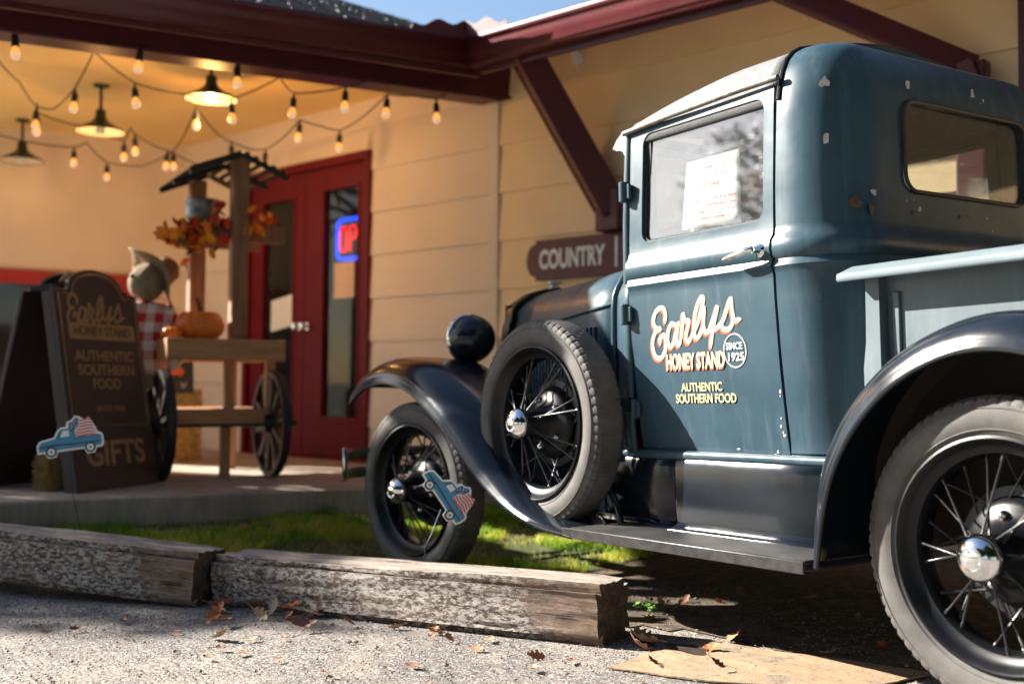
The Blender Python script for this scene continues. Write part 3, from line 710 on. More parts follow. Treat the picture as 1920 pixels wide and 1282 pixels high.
# --- wheels
def tyre_profile():
    P = []; c = .018; R = .3015   # section centre, in (radius, y)
    prof = [(.262, .048), (.272, .056), (.290, .0645), (.308, .067), (.324, .0645), (.3365, .060), (.3375, .0597), (.3505, .0535), (.3585, .040), (.3605, .020), (.361, .0)]
    return prof + [(r, -y) for r, y in prof[-2::-1]]
TPROF = tyre_profile()
def make_wheel(mod_depth=.006):
    W = empty('wheel')
    N = 288
    def md(i, j):
        r, y = TPROF[j]
        if r < .337: return 0
        if r < .352: return -(.0055 if i % 4 == 0 else 0)
        return -(.0028 if (i+2*(j % 2)) % 4 == 0 else 0)
    q = MB(); q.lathe([(r, y-.066) for r, y in TPROF], N, None, False, md)
    recalc(q.build('tyre', TYRE, W, smooth=22))
    q = MB()      # sidewall rings
    for rr, yy in ((.330, .0630), (.281, .0608)):
        q.lathe([(rr-.0025, yy-.066), (rr, yy-.066+.0022), (rr+.0025, yy-.066)], 96)
    q.build('sidewall_ring', TYRE, W, smooth=60)
    q = MB(); q.lathe([(.264, -.012), (.268, -.004), (.262, -.001), (.256, -.006), (.250, -.020), (.240, -.030), (.228, -.034), (.222, -.048), (.222, -.086), (.230, -.102), (.245, -.106), (.255, -.118), (.264, -.122), (.264, -.012)], 72)
    recalc(q.build('rim', BLACKM, W, smooth=40))
    q = MB(); q.lathe([(0, .052), (.040, .052), (.044, .046), (.046, .02), (.052, .0), (.060, -.03), (.074, -.05), (.088, -.060), (.108, -.066), (.118, -.074), (.124, -.088), (.120, -.098), (0, -.098)], 48)
    recalc(q.build('hub', BLACKM, W, smooth=35))
    q = MB(); q.lathe([(.045, .048), (.052, .050), (.054, .056), (.052, .066), (.044, .078), (.032, .086), (.026, .089), (.0245, .0855), (.022, .0855), (.020, .090), (.010, .092), (0, .0925)], 40)
    recalc(q.build('hubcap', CHROME, W, smooth=45))
    q = MB(); q.lathe([(.128, -.096), (.150, -.100), (.156, -.110), (.156, -.150), (.0, -.150)], 48); recalc(q.build('brake_drum', mat('drum_iron', (.03, .03, .032), .45, .3, var=.3), W, smooth=35))
    nut = None
    for k in range(5):
        a = 2*math.pi*k/5+.5
        M = Matrix.Translation((.086*math.cos(a), -.056, .086*math.sin(a)))
        if nut is None:
            q = MB(); q.lathe([(.0105, -.008), (.0115, .0), (.0105, .009), (.006, .014), (0, .015)], 12); nut = recalc(q.build('lug_nut', CHROME, W, smooth=40)); nut.matrix_local = M
        else: inst(nut, M, W, 'lug_nut')
    def spoke(a0, r0, y0, a1, r1, y1):
        q = MB(); p = Vector((r0*math.cos(a0), y0, r0*math.sin(a0))); e = Vector((r1*math.cos(a1), y1, r1*math.sin(a1)))
        q.tube([p, p.lerp(e, .9), p.lerp(e, .91), e], [.0031, .0031, .0048, .0048], 6)
        return q.build('spoke', BLACKS, W, smooth=60)
    A = spoke(0, .048, .030, rad(14), .224, -.044); B = spoke(0, .048, .022, rad(-14), .224, -.052); C_ = spoke(0, .120, -.084, rad(20), .224, -.070); D = spoke(0, .120, -.088, rad(-20), .224, -.078)
    n = 8
    for pr, off in ((A, 4), (B, 20), (C_, 11), (D, 33)):
        for k in range(n):
            M = Matrix.Rotation(-(2*math.pi*k/n+rad(off)), 4, 'Y')
            if k == 0: pr.matrix_local = M
            else: inst(pr, M, W, 'spoke')
    return W
BLACKS = mat('spoke_enamel', (.03, .032, .034), .3, .4, var=.3)
def copy_tree(o, parent):
    c = o.copy(); COL.objects.link(c); c.parent = parent
    for ch in [x for x in o.children]: copy_tree(ch, c)
    return c
w0 = make_wheel(); w0.parent = truck; w0.matrix_local = Matrix.Translation((.012, 0, .371)) @ Matrix.Scale(.966, 4) @ Matrix.Rotation(rad(17), 4, 'Y')
def wheel_at(M):
    w = copy_tree(w0, truck); w.matrix_local = M; return w
FS = Matrix.Rotation(rad(6), 4, 'Z')
wheel_at(Matrix.Translation((2.63, 0, .36)) @ FS @ Matrix.Rotation(rad(-20), 4, 'Y'))
FLIP = Matrix.Rotation(math.pi, 4, 'Z')
wheel_at(Matrix.Translation((0, 2*YC, .36)) @ FLIP)
wheel_at(Matrix.Translation((2.63, 2*YC, .36)) @ FS @ FLIP)
sp = wheel_at(Matrix.Translation((1.745, .0, .640)) @ Matrix.Rotation(rad(30), 4, 'Y')); sp['label'] = 'spare wheel standing in the front fender'

# --- cab rear shell
TUM = [(.53, .055), (.62, .04), (.8, .018), (1.0, .004), (1.11, 0), (1.3, .004), (1.55, .018), (1.62, .024), (1.8, .03)]
def tum(z):
    for (a, p), (b, q) in zip(TUM, TUM[1:]):
        if z <= b: return p+(q-p)*max(0, (z-a)/(b-a))
    return TUM[-1][1]
def yside(z): return -.15-tum(z)
XR, RC, XD = .53, .19, .752
XREAR_TUM = lambda z: .0
rowsz = [(.535, .012), (.545, 0), (.56, -.006), (.575, -.002), (.60, 0), (.7, 0), (.85, 0), (1.0, 0), (1.065, 0), (1.075, -.004), (1.085, -.009), (1.095, -.004), (1.105, 0), (1.115, -.008), (1.135, -.013), (1.16, -.010), (1.175, .002), (1.2, .006), (1.3, .006), (1.4, .006), (1.5, .007), (1.56, .009), (1.60, .013), (1.635, .024), (1.662, .042), (1.682, .066), (1.696, .098), (1.705, .14), (1.709, .178)]
rowsz = [(1.60+(z-1.60)*1.26 if z > 1.60 else z, i) for z, i in rowsz]
def outline(z, ins):
    t = tum(min(z, 1.62)); P = []
    r = RC-ins; cx, cy = XR+RC, -.15-t-RC
    ys = -.15-t-ins
    P.append((XD, ys)); P.append((cx, ys))
    for k in range(1, 13):
        a = rad(90*k/12); P.append((cx-r*math.sin(a), cy+r*math.cos(a)))
    xr = XR+ins
    for k in range(1, 13): P.append((xr, cy+(YC-cy)*k/12))
    return P + [(x, 2*YC-y) for x, y in P[-2::-1]]
rows = [[(x, y, z) for x, y in outline(z, ins)] for z, ins in rowsz]
mb = MB(); mb.grid(rows)
top = rows[-1]; m_ = len(top)//2; cap = []
for i in range(m_+1):
    a, b = Vector(top[i]), Vector(top[-1-i]); wdt = abs(a.y-b.y)
    cap.append([a.lerp(b, t)+Vector((0, 0, .055*(wdt/1.1)*(1-(2*t-1)**2))) for t in np.linspace(0, 1, 17)])
mb.grid(cap)
cab = recalc(mb.build('cab_body', PAINT, None, smooth=30, solid=.022, offset=-1))
q = MB(); M = Matrix(((0, 0, 1, XR-.1), (1, 0, 0, YC), (0, 1, 0, 0), (0, 0, 0, 1)))
q.prism(rrect(-.315, .285, 1.29, 1.552, .05), .3, M); cu = recalc(q.build('cutter', PAINT, smooth=None))
cut(cab, cu); cab.parent = truck
q = MB(); q.tube([M @ Vector((x, y, .100)) for x, y in rrect(-.313, .283, 1.292, 1.550, .05)], .006, 8, closed=True); q.build('window_seal', mat('old_brown_rubber', (.06, .042, .03), .6), truck)
q = MB(); q.prism(rrect(-.318, .288, 1.287, 1.555, .05), .004, M, z0=.112); recalc(q.build('rear_window', glass('rear_glass', (.80, .82, .80), .9, .02), truck, smooth=None))
# roof insert of grey fabric
ROOF = mat('roof_fabric', (.17, .175, .185), .75, var=.2, vs_=40, bump=.3, bs=200)
def roof_section(k):
    P = []
    for z, ins in rowsz[21:]:
        t = tum(min(z, 1.62)); P.append((-.15-t-ins, 1.60+(z-1.60)*k if z > 1.60 else z))
    y0, z0 = P[-1]
    for t in np.linspace(0, 1, 10)[1:]: P.append((y0+(YC-y0)*t, z0+.052*k*(1-(1-t)**2)))
    return P+[(2*YC-y, z) for y, z in P[-2::-1]]
rows = []
for x in np.linspace(XD+.004, 1.415, 16):
    k = 1.0 if x < .95 else 1-.50*((x-.95)/.465)**1.7
    rows.append([(x, y, z) for y, z in roof_section(k)])
for dx, dz in ((.018, -.010), (.028, -.03), (.030, -.055)): rows.append([(x+dx, y+(YC-y)*.01, z+dz*(1 if abs(y-YC) < .5 else .5)) for x, y, z in rows[15]])
mb = MB(); mb.grid(rows); recalc(mb.build('roof', ROOF, truck, smooth=40, solid=.012))
q = MB(); q.tube([(XD-.006, y, z+.002) for y, z in roof_section(1.0)], .0075, 8); q.build('roof_bead', BLACKM, truck)
DRIP = mat('weathered_drip', (.16, .145, .125), .5, var=.5, vs_=25, bump=.3, bs=80)
for s_ in (0, 1):
    q = MB(); q.tube([(XD-.012, yside(1.62)+.004, 1.624), (.9, yside(1.62)+.007, 1.622), (1.2, yside(1.62)+.007, 1.612), (1.42, yside(1.6)+.004, 1.602)], .0095, 8)
    if s_: q.v = [(x, 2*YC-y, z) for x, y, z in q.v]
    recalc(q.build('drip_rail', DRIP, truck, smooth=60))

# --- doors
X0, X1, Z0, Z1 = .762, 1.392, .548, 1.606
def door_grid():
    zs = list(np.linspace(.548, 1.05, 12))+[1.066, 1.076, 1.086, 1.096, 1.106, 1.116, 1.136, 1.16, 1.176, 1.195, 1.25, 1.35, 1.45, 1.55, 1.606]
    bulge = {1.076: .004, 1.086: .009, 1.096: .004, 1.116: .008, 1.136: .013, 1.16: .010, 1.176: -.002}
    rows = []
    for z in zs:
        b = bulge.get(round(z, 3), -.006 if z > 1.18 else 0)
        rows.append([(x, yside(z)+b, z) for x in np.linspace(X0, X1, 14)])
    return rows
G = door_grid(); mb = MB(); nr_, nc_ = len(G), len(G[0])
mb.grid(G); mb.grid([[(x, y-.032, z) for x, y, z in r] for r in G], flip=True)
rim = [G[0][j] for j in range(nc_)]+[G[i][-1] for i in range(1, nr_)]+[G[-1][j] for j in range(nc_-2, -1, -1)]+[G[i][0] for i in range(nr_-2, 0, -1)]
mb.grid([rim+[rim[0]], [(x, y-.032, z) for x, y, z in rim+[rim[0]]]])
door = recalc(mb.build('door', PAINT, None, smooth=30))
M = Matrix(((1, 0, 0, 0), (0, 0, 1, -.4), (0, 1, 0, 0), (0, 0, 0, 1)))
q = MB(); q.prism(rrect(.800, 1.330, 1.224, 1.582, .035), .5, M); cut(door, recalc(q.build('cutter', PAINT, smooth=None)))
q = door.modifiers.new('bevel', 'BEVEL'); q.width = .007; q.segments = 3; q.limit_method = 'ANGLE'; q.angle_limit = rad(50)
door.parent = truck
mirror_obj(door)
# window channel and glass
CHAN = mat('window_channel', (.010, .013, .016), .5)
def winy(z): return yside(z)-.022
for s_ in (0, 1):
    q = MB(); rr = rrect(.803, 1.327, 1.226, 1.579, .033)
    q.tube([(x, winy(z)+.002, z) for x, z in rr], .007, 6, closed=True)
    g = MB(); g.add([(.79, winy(1.2), 1.20), (1.34, winy(1.2), 1.20), (1.34, winy(1.6), 1.59), (.79, winy(1.6), 1.59)], [(0, 1, 2, 3)])
    if s_:
        q.v = [(x, 2*YC-y, z) for x, y, z in q.v]; g.v = [(x, 2*YC-y, z) for x, y, z in g.v]
    q.build('window_channel', CHAN, truck, smooth=60)
    g.build('door_glass', glass('cab_glass', (.88, .92, .91), 4.3, .075), truck, smooth=None)
# inner window garnish: dark edge at the front of the pane
q = MB(); q.box((1.318, winy(1.4)-.015, 1.40), (.022, .02, .35)); q.build('glass_run', CHAN, truck, smooth=None)
# handle, hinges
q = MB(); hy = yside(1.12)
q.lathe([(0, .0), (.021, .0), (.021, .006), (.012, .012), (.010, .034), (.0, .036)], 18, Matrix.Translation((.800, hy+.006, 1.135)))
q.tube([(.802, hy+.036, 1.137), (.82, hy+.046, 1.135), (.85, hy+.047, 1.128), (.885, hy+.046, 1.122), (.91, hy+.044, 1.118)], [.011, .0105, .008, .008, .006], 10)
recalc(q.build('door_handle', CHROME, door, smooth=50))
for zz in (1.40, .995, .685):
    q = MB(); q.tube([(1.402, yside(zz)+.014, zz-.034), (1.402, yside(zz)+.014, zz+.034)], .015, 12)
    q.box((1.386, yside(zz)+.010, zz), (.03, .012, .05)); recalc(q.build('hinge', PAINT, door, smooth=40, bevel=.003))
# door lettering: hand painted
CREAMP = mat('lettering_cream', (.66, .58, .37), .5, var=.08, vs_=60); REDP = mat('lettering_red', (.58, .10, .045), .5, var=.1, vs_=60); YELP = mat('lettering_yellow', (.60, .53, .28), .5, var=.1, vs_=60); WHP = mat('lettering_white', (.62, .64, .64), .5)
for name, m, dx, dz, w, base, h in (('lettering_shadow', REDP, .0062, -.0055, .0082, .0006, .0006), ('lettering', CREAMP, 0, 0, .0078, .0014, .0012)):
    q = MB()
    for st in EARLYS: brush(q, [(x+dx, z+dz) for x, z in st], w, h, lambda a, b, c, base=base: (a, yside(b)+base+c, b))
    o = recalc(q.build(name, m, door, smooth=None)); o['label'] = 'red drop shadow of the Earlys script' if 'shadow' in name else 'cream hand-painted Earlys script'
def TX(x, z, lift=.0016): return basis((x, yside(z)+lift, z), (-1, 0, 0), (0, -(tum(z+.02)-tum(z-.02))/.04, 1), (0, 1, 0))
text('HONEY STAND', .066, REDP, TX(1.1045, .8265, .0008), door, 'lettering_shadow', bold=.0035, width=.262)
text('HONEY STAND', .066, CREAMP, TX(1.1010, .8302, .0024), door, bold=.0022, width=.255)
text('AUTHENTIC', .036, YELP, TX(1.083, .7510), door, bold=.0007, width=.178)
text('SOUTHERN FOOD', .038, YELP, TX(1.072, .7160), door, bold=.0007, width=.261)
q = MB(); brush(q, [(.929+.0445*math.cos(t), .856+.049*math.sin(t)) for t in np.linspace(0, 2*math.pi, 25)], .0020, .001, lambda a, b, c: (a, yside(b)+.0012+c, b)); recalc(q.build('lettering_ring', WHP, door, smooth=None))
text('SINCE', .028, WHP, TX(.9305, .8690), door, bold=.0008, width=.066)
text('1925', .033, WHP, TX(.928, .8370), door, bold=.0008, width=.064)

# --- cowl and hood (lofted sections)
def section(ys, zsh, ztop, zbot):   # half profile from the sill up over to the centre
    w = ys-YC
    P = [(ys-.012, zbot), (ys, zbot+.12), (ys, zsh-.16), (ys-.002, zsh-.07), (ys-.006, zsh-.03), (ys-.02, zsh), (ys-.05*w/.55, zsh+(ztop-zsh)*.28), (ys-.12*w/.55, zsh+(ztop-zsh)*.52), (YC+w*.55, zsh+(ztop-zsh)*.78), (YC+w*.28, zsh+(ztop-zsh)*.94), (YC, ztop)]
    return P+[(2*YC-y, z) for y, z in P[-2::-1]]
def loft(stations, name, m, bevel=0):
    q = MB(); q.grid([[(x, y, z) for y, z in section(*s)] for x, s in stations]); return recalc(q.build(name, m, truck, smooth=40, solid=.012, bevel=bevel))
loft([(1.396, (-.158, 1.105, 1.275, .54)), (1.43, (-.161, 1.105, 1.272, .54)), (1.47, (-.172, 1.10, 1.262, .54)), (1.508, (-.190, 1.092, 1.248, .54))], 'cowl', PAINT)
q = MB(); q.tube([(1.512, y+(.006 if y > YC else -.006)*(abs(y-YC)/.5), z+.004) for y, z in section(-.190, 1.092, 1.248, .54)], .010, 8); q.build('cowl_band', PAINT, truck, smooth=60)
loft([(1.520, (-.196, 1.088, 1.243, .56)), (1.75, (-.258, 1.083, 1.236, .58)), (2.05, (-.345, 1.076, 1.222, .62)), (2.35, (-.425, 1.066, 1.208, .66)), (2.545, (-.472, 1.058, 1.198, .68))], 'hood', PAINT)
q = MB()  # hood side hinge strip
q.tube([(1.525, -.196+.004, 1.045), (1.75, -.254, 1.036), (2.05, -.341, 1.025), (2.35, -.421, 1.014), (2.54, -.468, 1.008)], .005, 6); q.build('hood_hinge', PAINT, truck)
q = MB()
for k in range(20):
    x = 1.68+k*.034; t = (x-1.52)/(2.545-1.52); ys = -.196+(-.472+.196)*t
    M = Matrix.Rotation(rad(-15.5), 3, 'Z'); q.box((x, ys+.006, .86), (.014, .014, .23), M)
q.build('hood_louvers', PAINT, truck, smooth=30, bevel=.004)
loft([(2.550, (-.462, 1.066, 1.206, .52)), (2.556, (-.452, 1.072, 1.214, .50)), (2.60, (-.452, 1.072, 1.214, .50)), (2.625, (-.462, 1.062, 1.204, .50)), (2.632, (-.49, 1.04, 1.18, .52))], 'radiator_shell', BLACKM)
q = MB(); q.box((2.60, YC, .82), (.03, .50, .62)); q.build('radiator_core', DARK, truck, smooth=None)
q = MB(); q.lathe([(0, .0), (.03, .0), (.03, .010), (.022, .013), (.022, .022), (.034, .025), (.034, .036), (.012, .042), (0, .043)], 20, Matrix.Translation((2.59, YC, 1.208)) @ Matrix.Rotation(rad(90), 4, 'X')); recalc(q.build('radiator_cap', STEEL, truck, smooth=40))
# A-pillars, windscreen, visor
for s_ in (0, 1):
    q = MB(); sy = lambda y: 2*YC-y if s_ else y
    rws = [[(1.396, yside(z)-.002), (1.424, yside(z)-.006), (1.432, yside(z)-.022), (1.432, yside(z)-.045), (1.396, yside(z)-.045)] for z in (1.10, 1.3, 1.45, 1.61)]
    zz = (1.10, 1.3, 1.45, 1.61)
    q.grid([[(x, sy(y), z) for x, y in r+[r[0]]] for r, z in zip(rws, zz)]); recalc(q.build('windscreen_pillar', PAINT, truck, smooth=40))
    # visor cheek with its curved cut-out
    pts = [(1.425, 1.610), (1.440, 1.612), (1.470, 1.592), (1.492, 1.566), (1.472, 1.556), (1.452, 1.553), (1.438, 1.545), (1.430, 1.53), (1.427, 1.50), (1.423, 1.50)]
    q = MB(); M = Matrix(((1, 0, 0, 0), (0, 0, 1, sy(-.185)), (0, 1, 0, 0), (0, 0, 0, 1))); q.prism(pts, .006, M); recalc(q.build('visor_cheek', mat('visor_grey', (.20, .22, .22), .5, var=.1), truck, smooth=None))
q = MB(); P = [(1.440, 1.612), (1.470, 1.592), (1.492, 1.566)]
q.grid([[(x, y, z) for x, z in P] for y in (-.19, YC, 2*YC+.19)]); recalc(q.build('sun_visor', MATS['visor_grey'], truck, smooth=30, solid=.006))
q = MB(); q.add([(1.425, -.20, 1.16), (1.425, 2*YC+.20, 1.16), (1.425, 2*YC+.20, 1.58), (1.425, -.20, 1.58)], [(0, 1, 2, 3)]); q.build('windscreen', MATS['cab_glass'], truck, smooth=None)
q = MB(); q.tube([(1.428, y, z) for y, z in [(a+YC, b) for a, b in rrect(-.53, .53, 1.165, 1.585, .03)]], .012, 8, closed=True); q.build('windscreen_frame', BLACKM, truck)
# interior
SEAT = mat('brown_seat', (.035, .022, .015), .6)
q = MB(); q.box((.64, YC, .95), (.14, 1.0, .42), Matrix.Rotation(rad(-8), 3, 'Y')); q.build('seat_back', SEAT, truck, bevel=.05, seg=4)
q = MB(); q.box((.88, YC, .76), (.46, 1.0, .14)); q.build('seat_cushion', SEAT, truck, bevel=.05, seg=4)
q = MB(); q.box((1.0, YC, .575), (.95, .98, .03)); q.build('cab_floor', DARK, truck, smooth=None)
q = MB(); q.box((1.40, YC, 1.165), (.05, 1.05, .16)); q.build('dashboard', DARK, truck, bevel=.02)
SW = Matrix.Translation((1.16, -.46, 1.19)) @ Matrix.Rotation(rad(-62), 4, 'Y')
q = MB(); q.tube([SW @ Vector((.21*math.cos(t), .21*math.sin(t), 0)) for t in np.linspace(0, 2*math.pi, 32, endpoint=False)], .011, 8, closed=True)
for k in range(4): q.tube([SW @ Vector((0, 0, -.03)), SW @ Vector((.2*math.cos(k*math.pi/2+.4), .2*math.sin(k*math.pi/2+.4), 0))], .008, 6)
q.tube([SW @ Vector((0, 0, -.02)), SW @ Vector((0, 0, -.5))], .016, 8); q.build('steering_wheel', BLACKM, truck)

# --- fenders
def fender(name, lip, hs, wd, m, n=16):
    # lip: (x, z) of the outer edge; hs: crown height above the lip; wd: how far the crown reaches inboard
    L = catmull([(x, 0, z) for x, z in lip], 5); k = len(lip)-1; rows = []
    for i, p in enumerate(L):
        t = i/(len(L)-1)*k; a = int(min(t, k-1)); f = t-a
        h = hs[a]*(1-f)+hs[a+1]*f; w = wd[a]*(1-f)+wd[a+1]*f
        tg = (L[min(i+1, len(L)-1)]-L[max(i-1, 0)]).normalized(); nr = Vector((-tg.z, 0, tg.x))
        if nr.z < 0 and abs(nr.z) > .3: nr = -nr
        if name == 'rear_fender': nr = (p-Vector((-.03, 0, .36))).normalized()
        r = [(.064, -.004), (.071, 0), (.070, .006)]
        pr = []
        for a_ in np.linspace(0, 1, n):
            ang = rad(5+a_*85); pr.append((.066-(w*.42)*(1-math.cos(ang))/1.0, .006+h*math.sin(ang)))
        pr += [(.066-w*.42-(w*.58)*q_, .006+h*(1-.10*q_*q_)) for q_ in (.2, .4, .6, .8, 1)]
        rows.append([(p.x+nr.x*z, y, p.z+nr.z*z) for y, z in r+pr])
    q = MB(); q.grid(rows); o = recalc(q.build(name, m, truck, smooth=50, solid=.006, offset=0)); return o, L
lipF = [(3.030, .716), (2.965, .750), (2.86, .785), (2.72, .800), (2.56, .778), (2.42, .725), (2.29, .655), (2.155, .560), (1.974, .432), (1.80, .345), (1.615, .298), (1.44, .283)]
hF = [.075, .10, .105, .10, .10, .098, .095, .09, .07, .045, .02, .008]; wF = [.30, .34, .36, .36, .36, .36, .36, .35, .33, .30, .26, .24]
ff, LF = fender('front_fender', lipF, hF, wF, FEND)
mirror_obj(ff)
q = MB(); q.tube([(p.x, .070, p.z) for p in LF], .0055, 6); ob = q.build('fender_bead', FEND, truck); mirror_obj(ob)
# inner fender skirts between fender and hood
q = MB(); rws = []
for p in LF[6:]: rws.append([(p.x, -.27, p.z+.06), (p.x, -.40, max(.45, p.z-.05)), (p.x, -.45, .45)])
q.grid(rws); ob = recalc(q.build('fender_apron', BLACKM, truck, smooth=50)); mirror_obj(ob)
lipR = [(.446, .300), (.425, .42), (.388, .535), (.318, .645), (.215, .738), (.09, .797), (-.03, .815), (-.16, .790), (-.29, .722), (-.39, .60), (-.45, .46), (-.48, .33)]
rf, LR = fender('rear_fender', lipR, [.02, .05, .068, .074, .076, .076, .076, .076, .076, .07, .06, .04], [.26]*12, FEND)
mirror_obj(rf)
q = MB(); q.tube([(p.x, .070, p.z) for p in LR], .006, 6); ob = q.build('fender_bead', FEND, truck); mirror_obj(ob)
q = MB(); rws = [[(p.x+(p.x+.03)*.22, -.150, p.z+(p.z-.36)*.15), (p.x+(p.x+.03)*.10, -.196, p.z+(p.z-.36)*.10), (-.03, -.20, .42)] for p in LR]; q.grid(rws); ob = recalc(q.build('wheel_house', DARK, truck, smooth=None)); mirror_obj(ob)
# --- running boards and splash aprons
q = MB(); q.box((.985, -.075, .297), (1.00, .28, .022)); rb = q.build('running_board', BLACKM, truck, smooth=30, bevel=.004); mirror_obj(rb)
q = MB(); q.box((.975, -.075, .3105), (.965, .265, .004)); rm = q.build('board_mat', RUBBER, truck, smooth=None); mirror_obj(rm)
q = MB(); q.box((.985, .069, .296), (1.00, .007, .032)); re_ = q.build('board_edge', mat('edge_trim', (.05, .05, .052), .35, .5, var=.4, vs_=30), truck, smooth=30, bevel=.002); mirror_obj(re_)
q = MB(); AP = [(-.205, .545), (-.182, .537), (-.172, .524), (-.168, .50), (-.168, .43), (-.170, .36), (-.174, .333), (-.160, .319), (-.13, .314)]
q.grid([[(x, y, z) for y, z in AP] for x in (.48, .8, 1.205, 1.21)]); ap = recalc(q.build('splash_apron', FEND, truck, smooth=50, solid=.006)); mirror_obj(ap)
q = MB(); AP2 = [(y-.012, z) for y, z in AP]
q.grid([[(x, y, z) for y, z in AP2] for x in (1.20, 1.35, 1.6, 1.9)]); ap = recalc(q.build('splash_apron', FEND, truck, smooth=50, solid=.006)); mirror_obj(ap)
q = MB(); q.tube([(1.50, -.165, .31), (1.44, -.14, .36), (1.40, -.13, .44)], .0, 4)
# spare support well: curved lip of the fender well behind the spare
q = MB(); q.tube([(1.43+.25*(1-math.cos(t)), -.125, .315+.17*math.sin(t)) for t in np.linspace(0, 1.35, 10)][::-1], .012, 8); q.build('spare_well_lip', FEND, truck, smooth=60)
q = MB(); q.box((1.41, -.135, .70), (.03, .09, .045)); q.lathe([(0, 0), (.008, 0), (.009, .006), (0, .012)], 10, Matrix.Translation((1.41, -.10, .722)) @ Matrix.Rotation(rad(90), 4, 'X')); recalc(q.build('spare_bracket', FEND, truck, bevel=.006))
q = MB(); q.tube([(.50, -.186, .541), (.72, -.184, .541), (1.39, -.184, .541), (1.50, -.195, .541)], .0145, 12); sl = q.build('body_sill', PAINT, truck, smooth=60); mirror_obj(sl)
# --- chassis and running gear
q = MB()
for y in (-.40, 2*YC+.40): q.box((1.05, y, .44), (3.9, .05, .10))
for x in (-.8, -.2, .6, 1.5, 2.5): q.box((x, YC, .44), (.06, .66, .07))
q.build('chassis', BLACKM, truck, smooth=None, bevel=.008)
q = MB(); q.tube([(2.63, -.10, .36), (2.63, 2*YC+.10, .36)], .028, 10); q.build('front_axle', BLACKM, truck)
q = MB(); q.tube([(0, -.10, .36), (0, -.5, .36), (0, -.62, .36), (0, YC, .36), (0, -.84, .36), (0, -.96, .36), (0, 2*YC+.1, .36)], [.04, .045, .09, .13, .09, .045, .04], 16); q.build('rear_axle', BLACKM, truck)
q = MB(); q.box((2.05, YC, .52), (.75, .42, .42)); q.build('engine', DARK, truck, bevel=.04)
q = MB()
for k in range(5): q.tube([(2.78, -.20-.03*k, .43+.022*k), (2.78, YC, .53+.022*k), (2.78, 2*YC+.20+.03*k, .43+.022*k)], .012, 6)
q.build('front_spring', BLACKM, truck)
# --- bumper
BUMP = mat('bumper_grey', (.10, .105, .11), .35, .7, var=.3)
bp = None
for zz in (.482, .395):
    q = MB(); P = [(3.24, -.01, zz), (3.33, -.10, zz), (3.36, -.3, zz), (3.37, YC, zz), (3.36, 2*YC+.3, zz), (3.33, 2*YC+.1, zz), (3.24, 2*YC+.01, zz)]
    P = catmull(P, 5); q.grid([[(p.x, p.y, p.z-.024), (p.x, p.y, p.z+.024)] for p in P]); recalc(q.build('bumper_bar', BUMP, truck, smooth=60, solid=.008))
q = MB(); q.box((3.24, -.005, .44), (.02, .022, .15)); q.build('bumper_clamp', CHROME, truck, bevel=.004)
q = MB(); q.box((3.24, 2*YC+.005, .44), (.02, .022, .15)); q.build('bumper_clamp', CHROME, truck, bevel=.004)
for y in (-.42, 2*YC+.42):
    q = MB(); q.bar((2.9, y, .44), (3.36, y, .44), .03, .05); q.build('bumper_arm', BLACKM, truck, bevel=.004)
# --- headlights and their bar
for s_ in (0, 1):
    y = -.315 if not s_ else 2*YC+.315
    Hd = empty('headlight', (2.635, y, .985), parent=truck)
    RXp = Matrix.Rotation(rad(-90), 4, 'Z')     # lathe axis Y -> X
    q = MB(); q.lathe([(0, -.105), (.03, -.102), (.06, -.088), (.085, -.062), (.099, -.03), (.104, .0), (.105, .012)], 40, RXp); recalc(q.build('lamp_shell', FEND, Hd, smooth=60))
    q = MB(); q.lathe([(.103, .008), (.109, .012), (.110, .026), (.103, .032), (.100, .028)], 40, RXp); recalc(q.build('lamp_rim', CHROME, Hd, smooth=60))
    q = MB(); q.lathe([(.102, .028), (.06, .040), (0, .046)], 32, RXp); recalc(q.build('lamp_lens', mat('lens', (.6, .62, .62), .15), Hd, smooth=60))
    q = MB(); q.tube([(0, 0, -.10), (0, 0, -.14), (.0, -.02 if not s_ else .02, -.17)], [.03, .018, .02], 10); recalc(q.build('lamp_post', STEEL, Hd, smooth=60))
q = MB(); q.tube([(2.63, -.14, .80), (2.63, -.20, .83), (2.63, -.30, .825), (2.63, YC, .74), (2.63, 2*YC+.30, .825), (2.63, 2*YC+.20, .83), (2.63, 2*YC+.14, .80)], .016, 10); q.build('headlight_bar', BLACKM, truck, smooth=60)

# --- pickup bed
XB0, XB1 = .482, -1.02; YB = -.205
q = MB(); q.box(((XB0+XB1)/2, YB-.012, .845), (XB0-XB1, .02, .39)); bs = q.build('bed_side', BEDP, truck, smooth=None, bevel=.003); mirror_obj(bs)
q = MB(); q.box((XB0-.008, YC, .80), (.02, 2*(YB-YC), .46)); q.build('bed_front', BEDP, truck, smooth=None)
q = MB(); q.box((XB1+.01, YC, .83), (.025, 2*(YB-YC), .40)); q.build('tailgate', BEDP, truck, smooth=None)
q = MB(); q.box(((XB0+XB1)/2, YC, .64), (XB0-XB1-.05, 2*(YB-YC)-.03, .03)); q.build('bed_floor', mat('bed_planks', (.12, .09, .06), .8), truck, smooth=None)
q = MB(); prf = [(.012, -.006), (.080, -.030), (.085, -.024), (.082, -.010), (.018, .014), (-.03, .014), (-.03, -.006)]
x0, x1 = .515, XB1-.01
q.grid([[(x, YB+a, 1.047+b) for a, b in prf+[prf[0]]] for x in (x0, x1)]); n = len(prf)
q.add([(x0, YB+a, 1.047+b) for a, b in prf], [tuple(range(n))]); rl = recalc(q.build('bed_rail', BEDP, truck, smooth=25)); mirror_obj(rl)
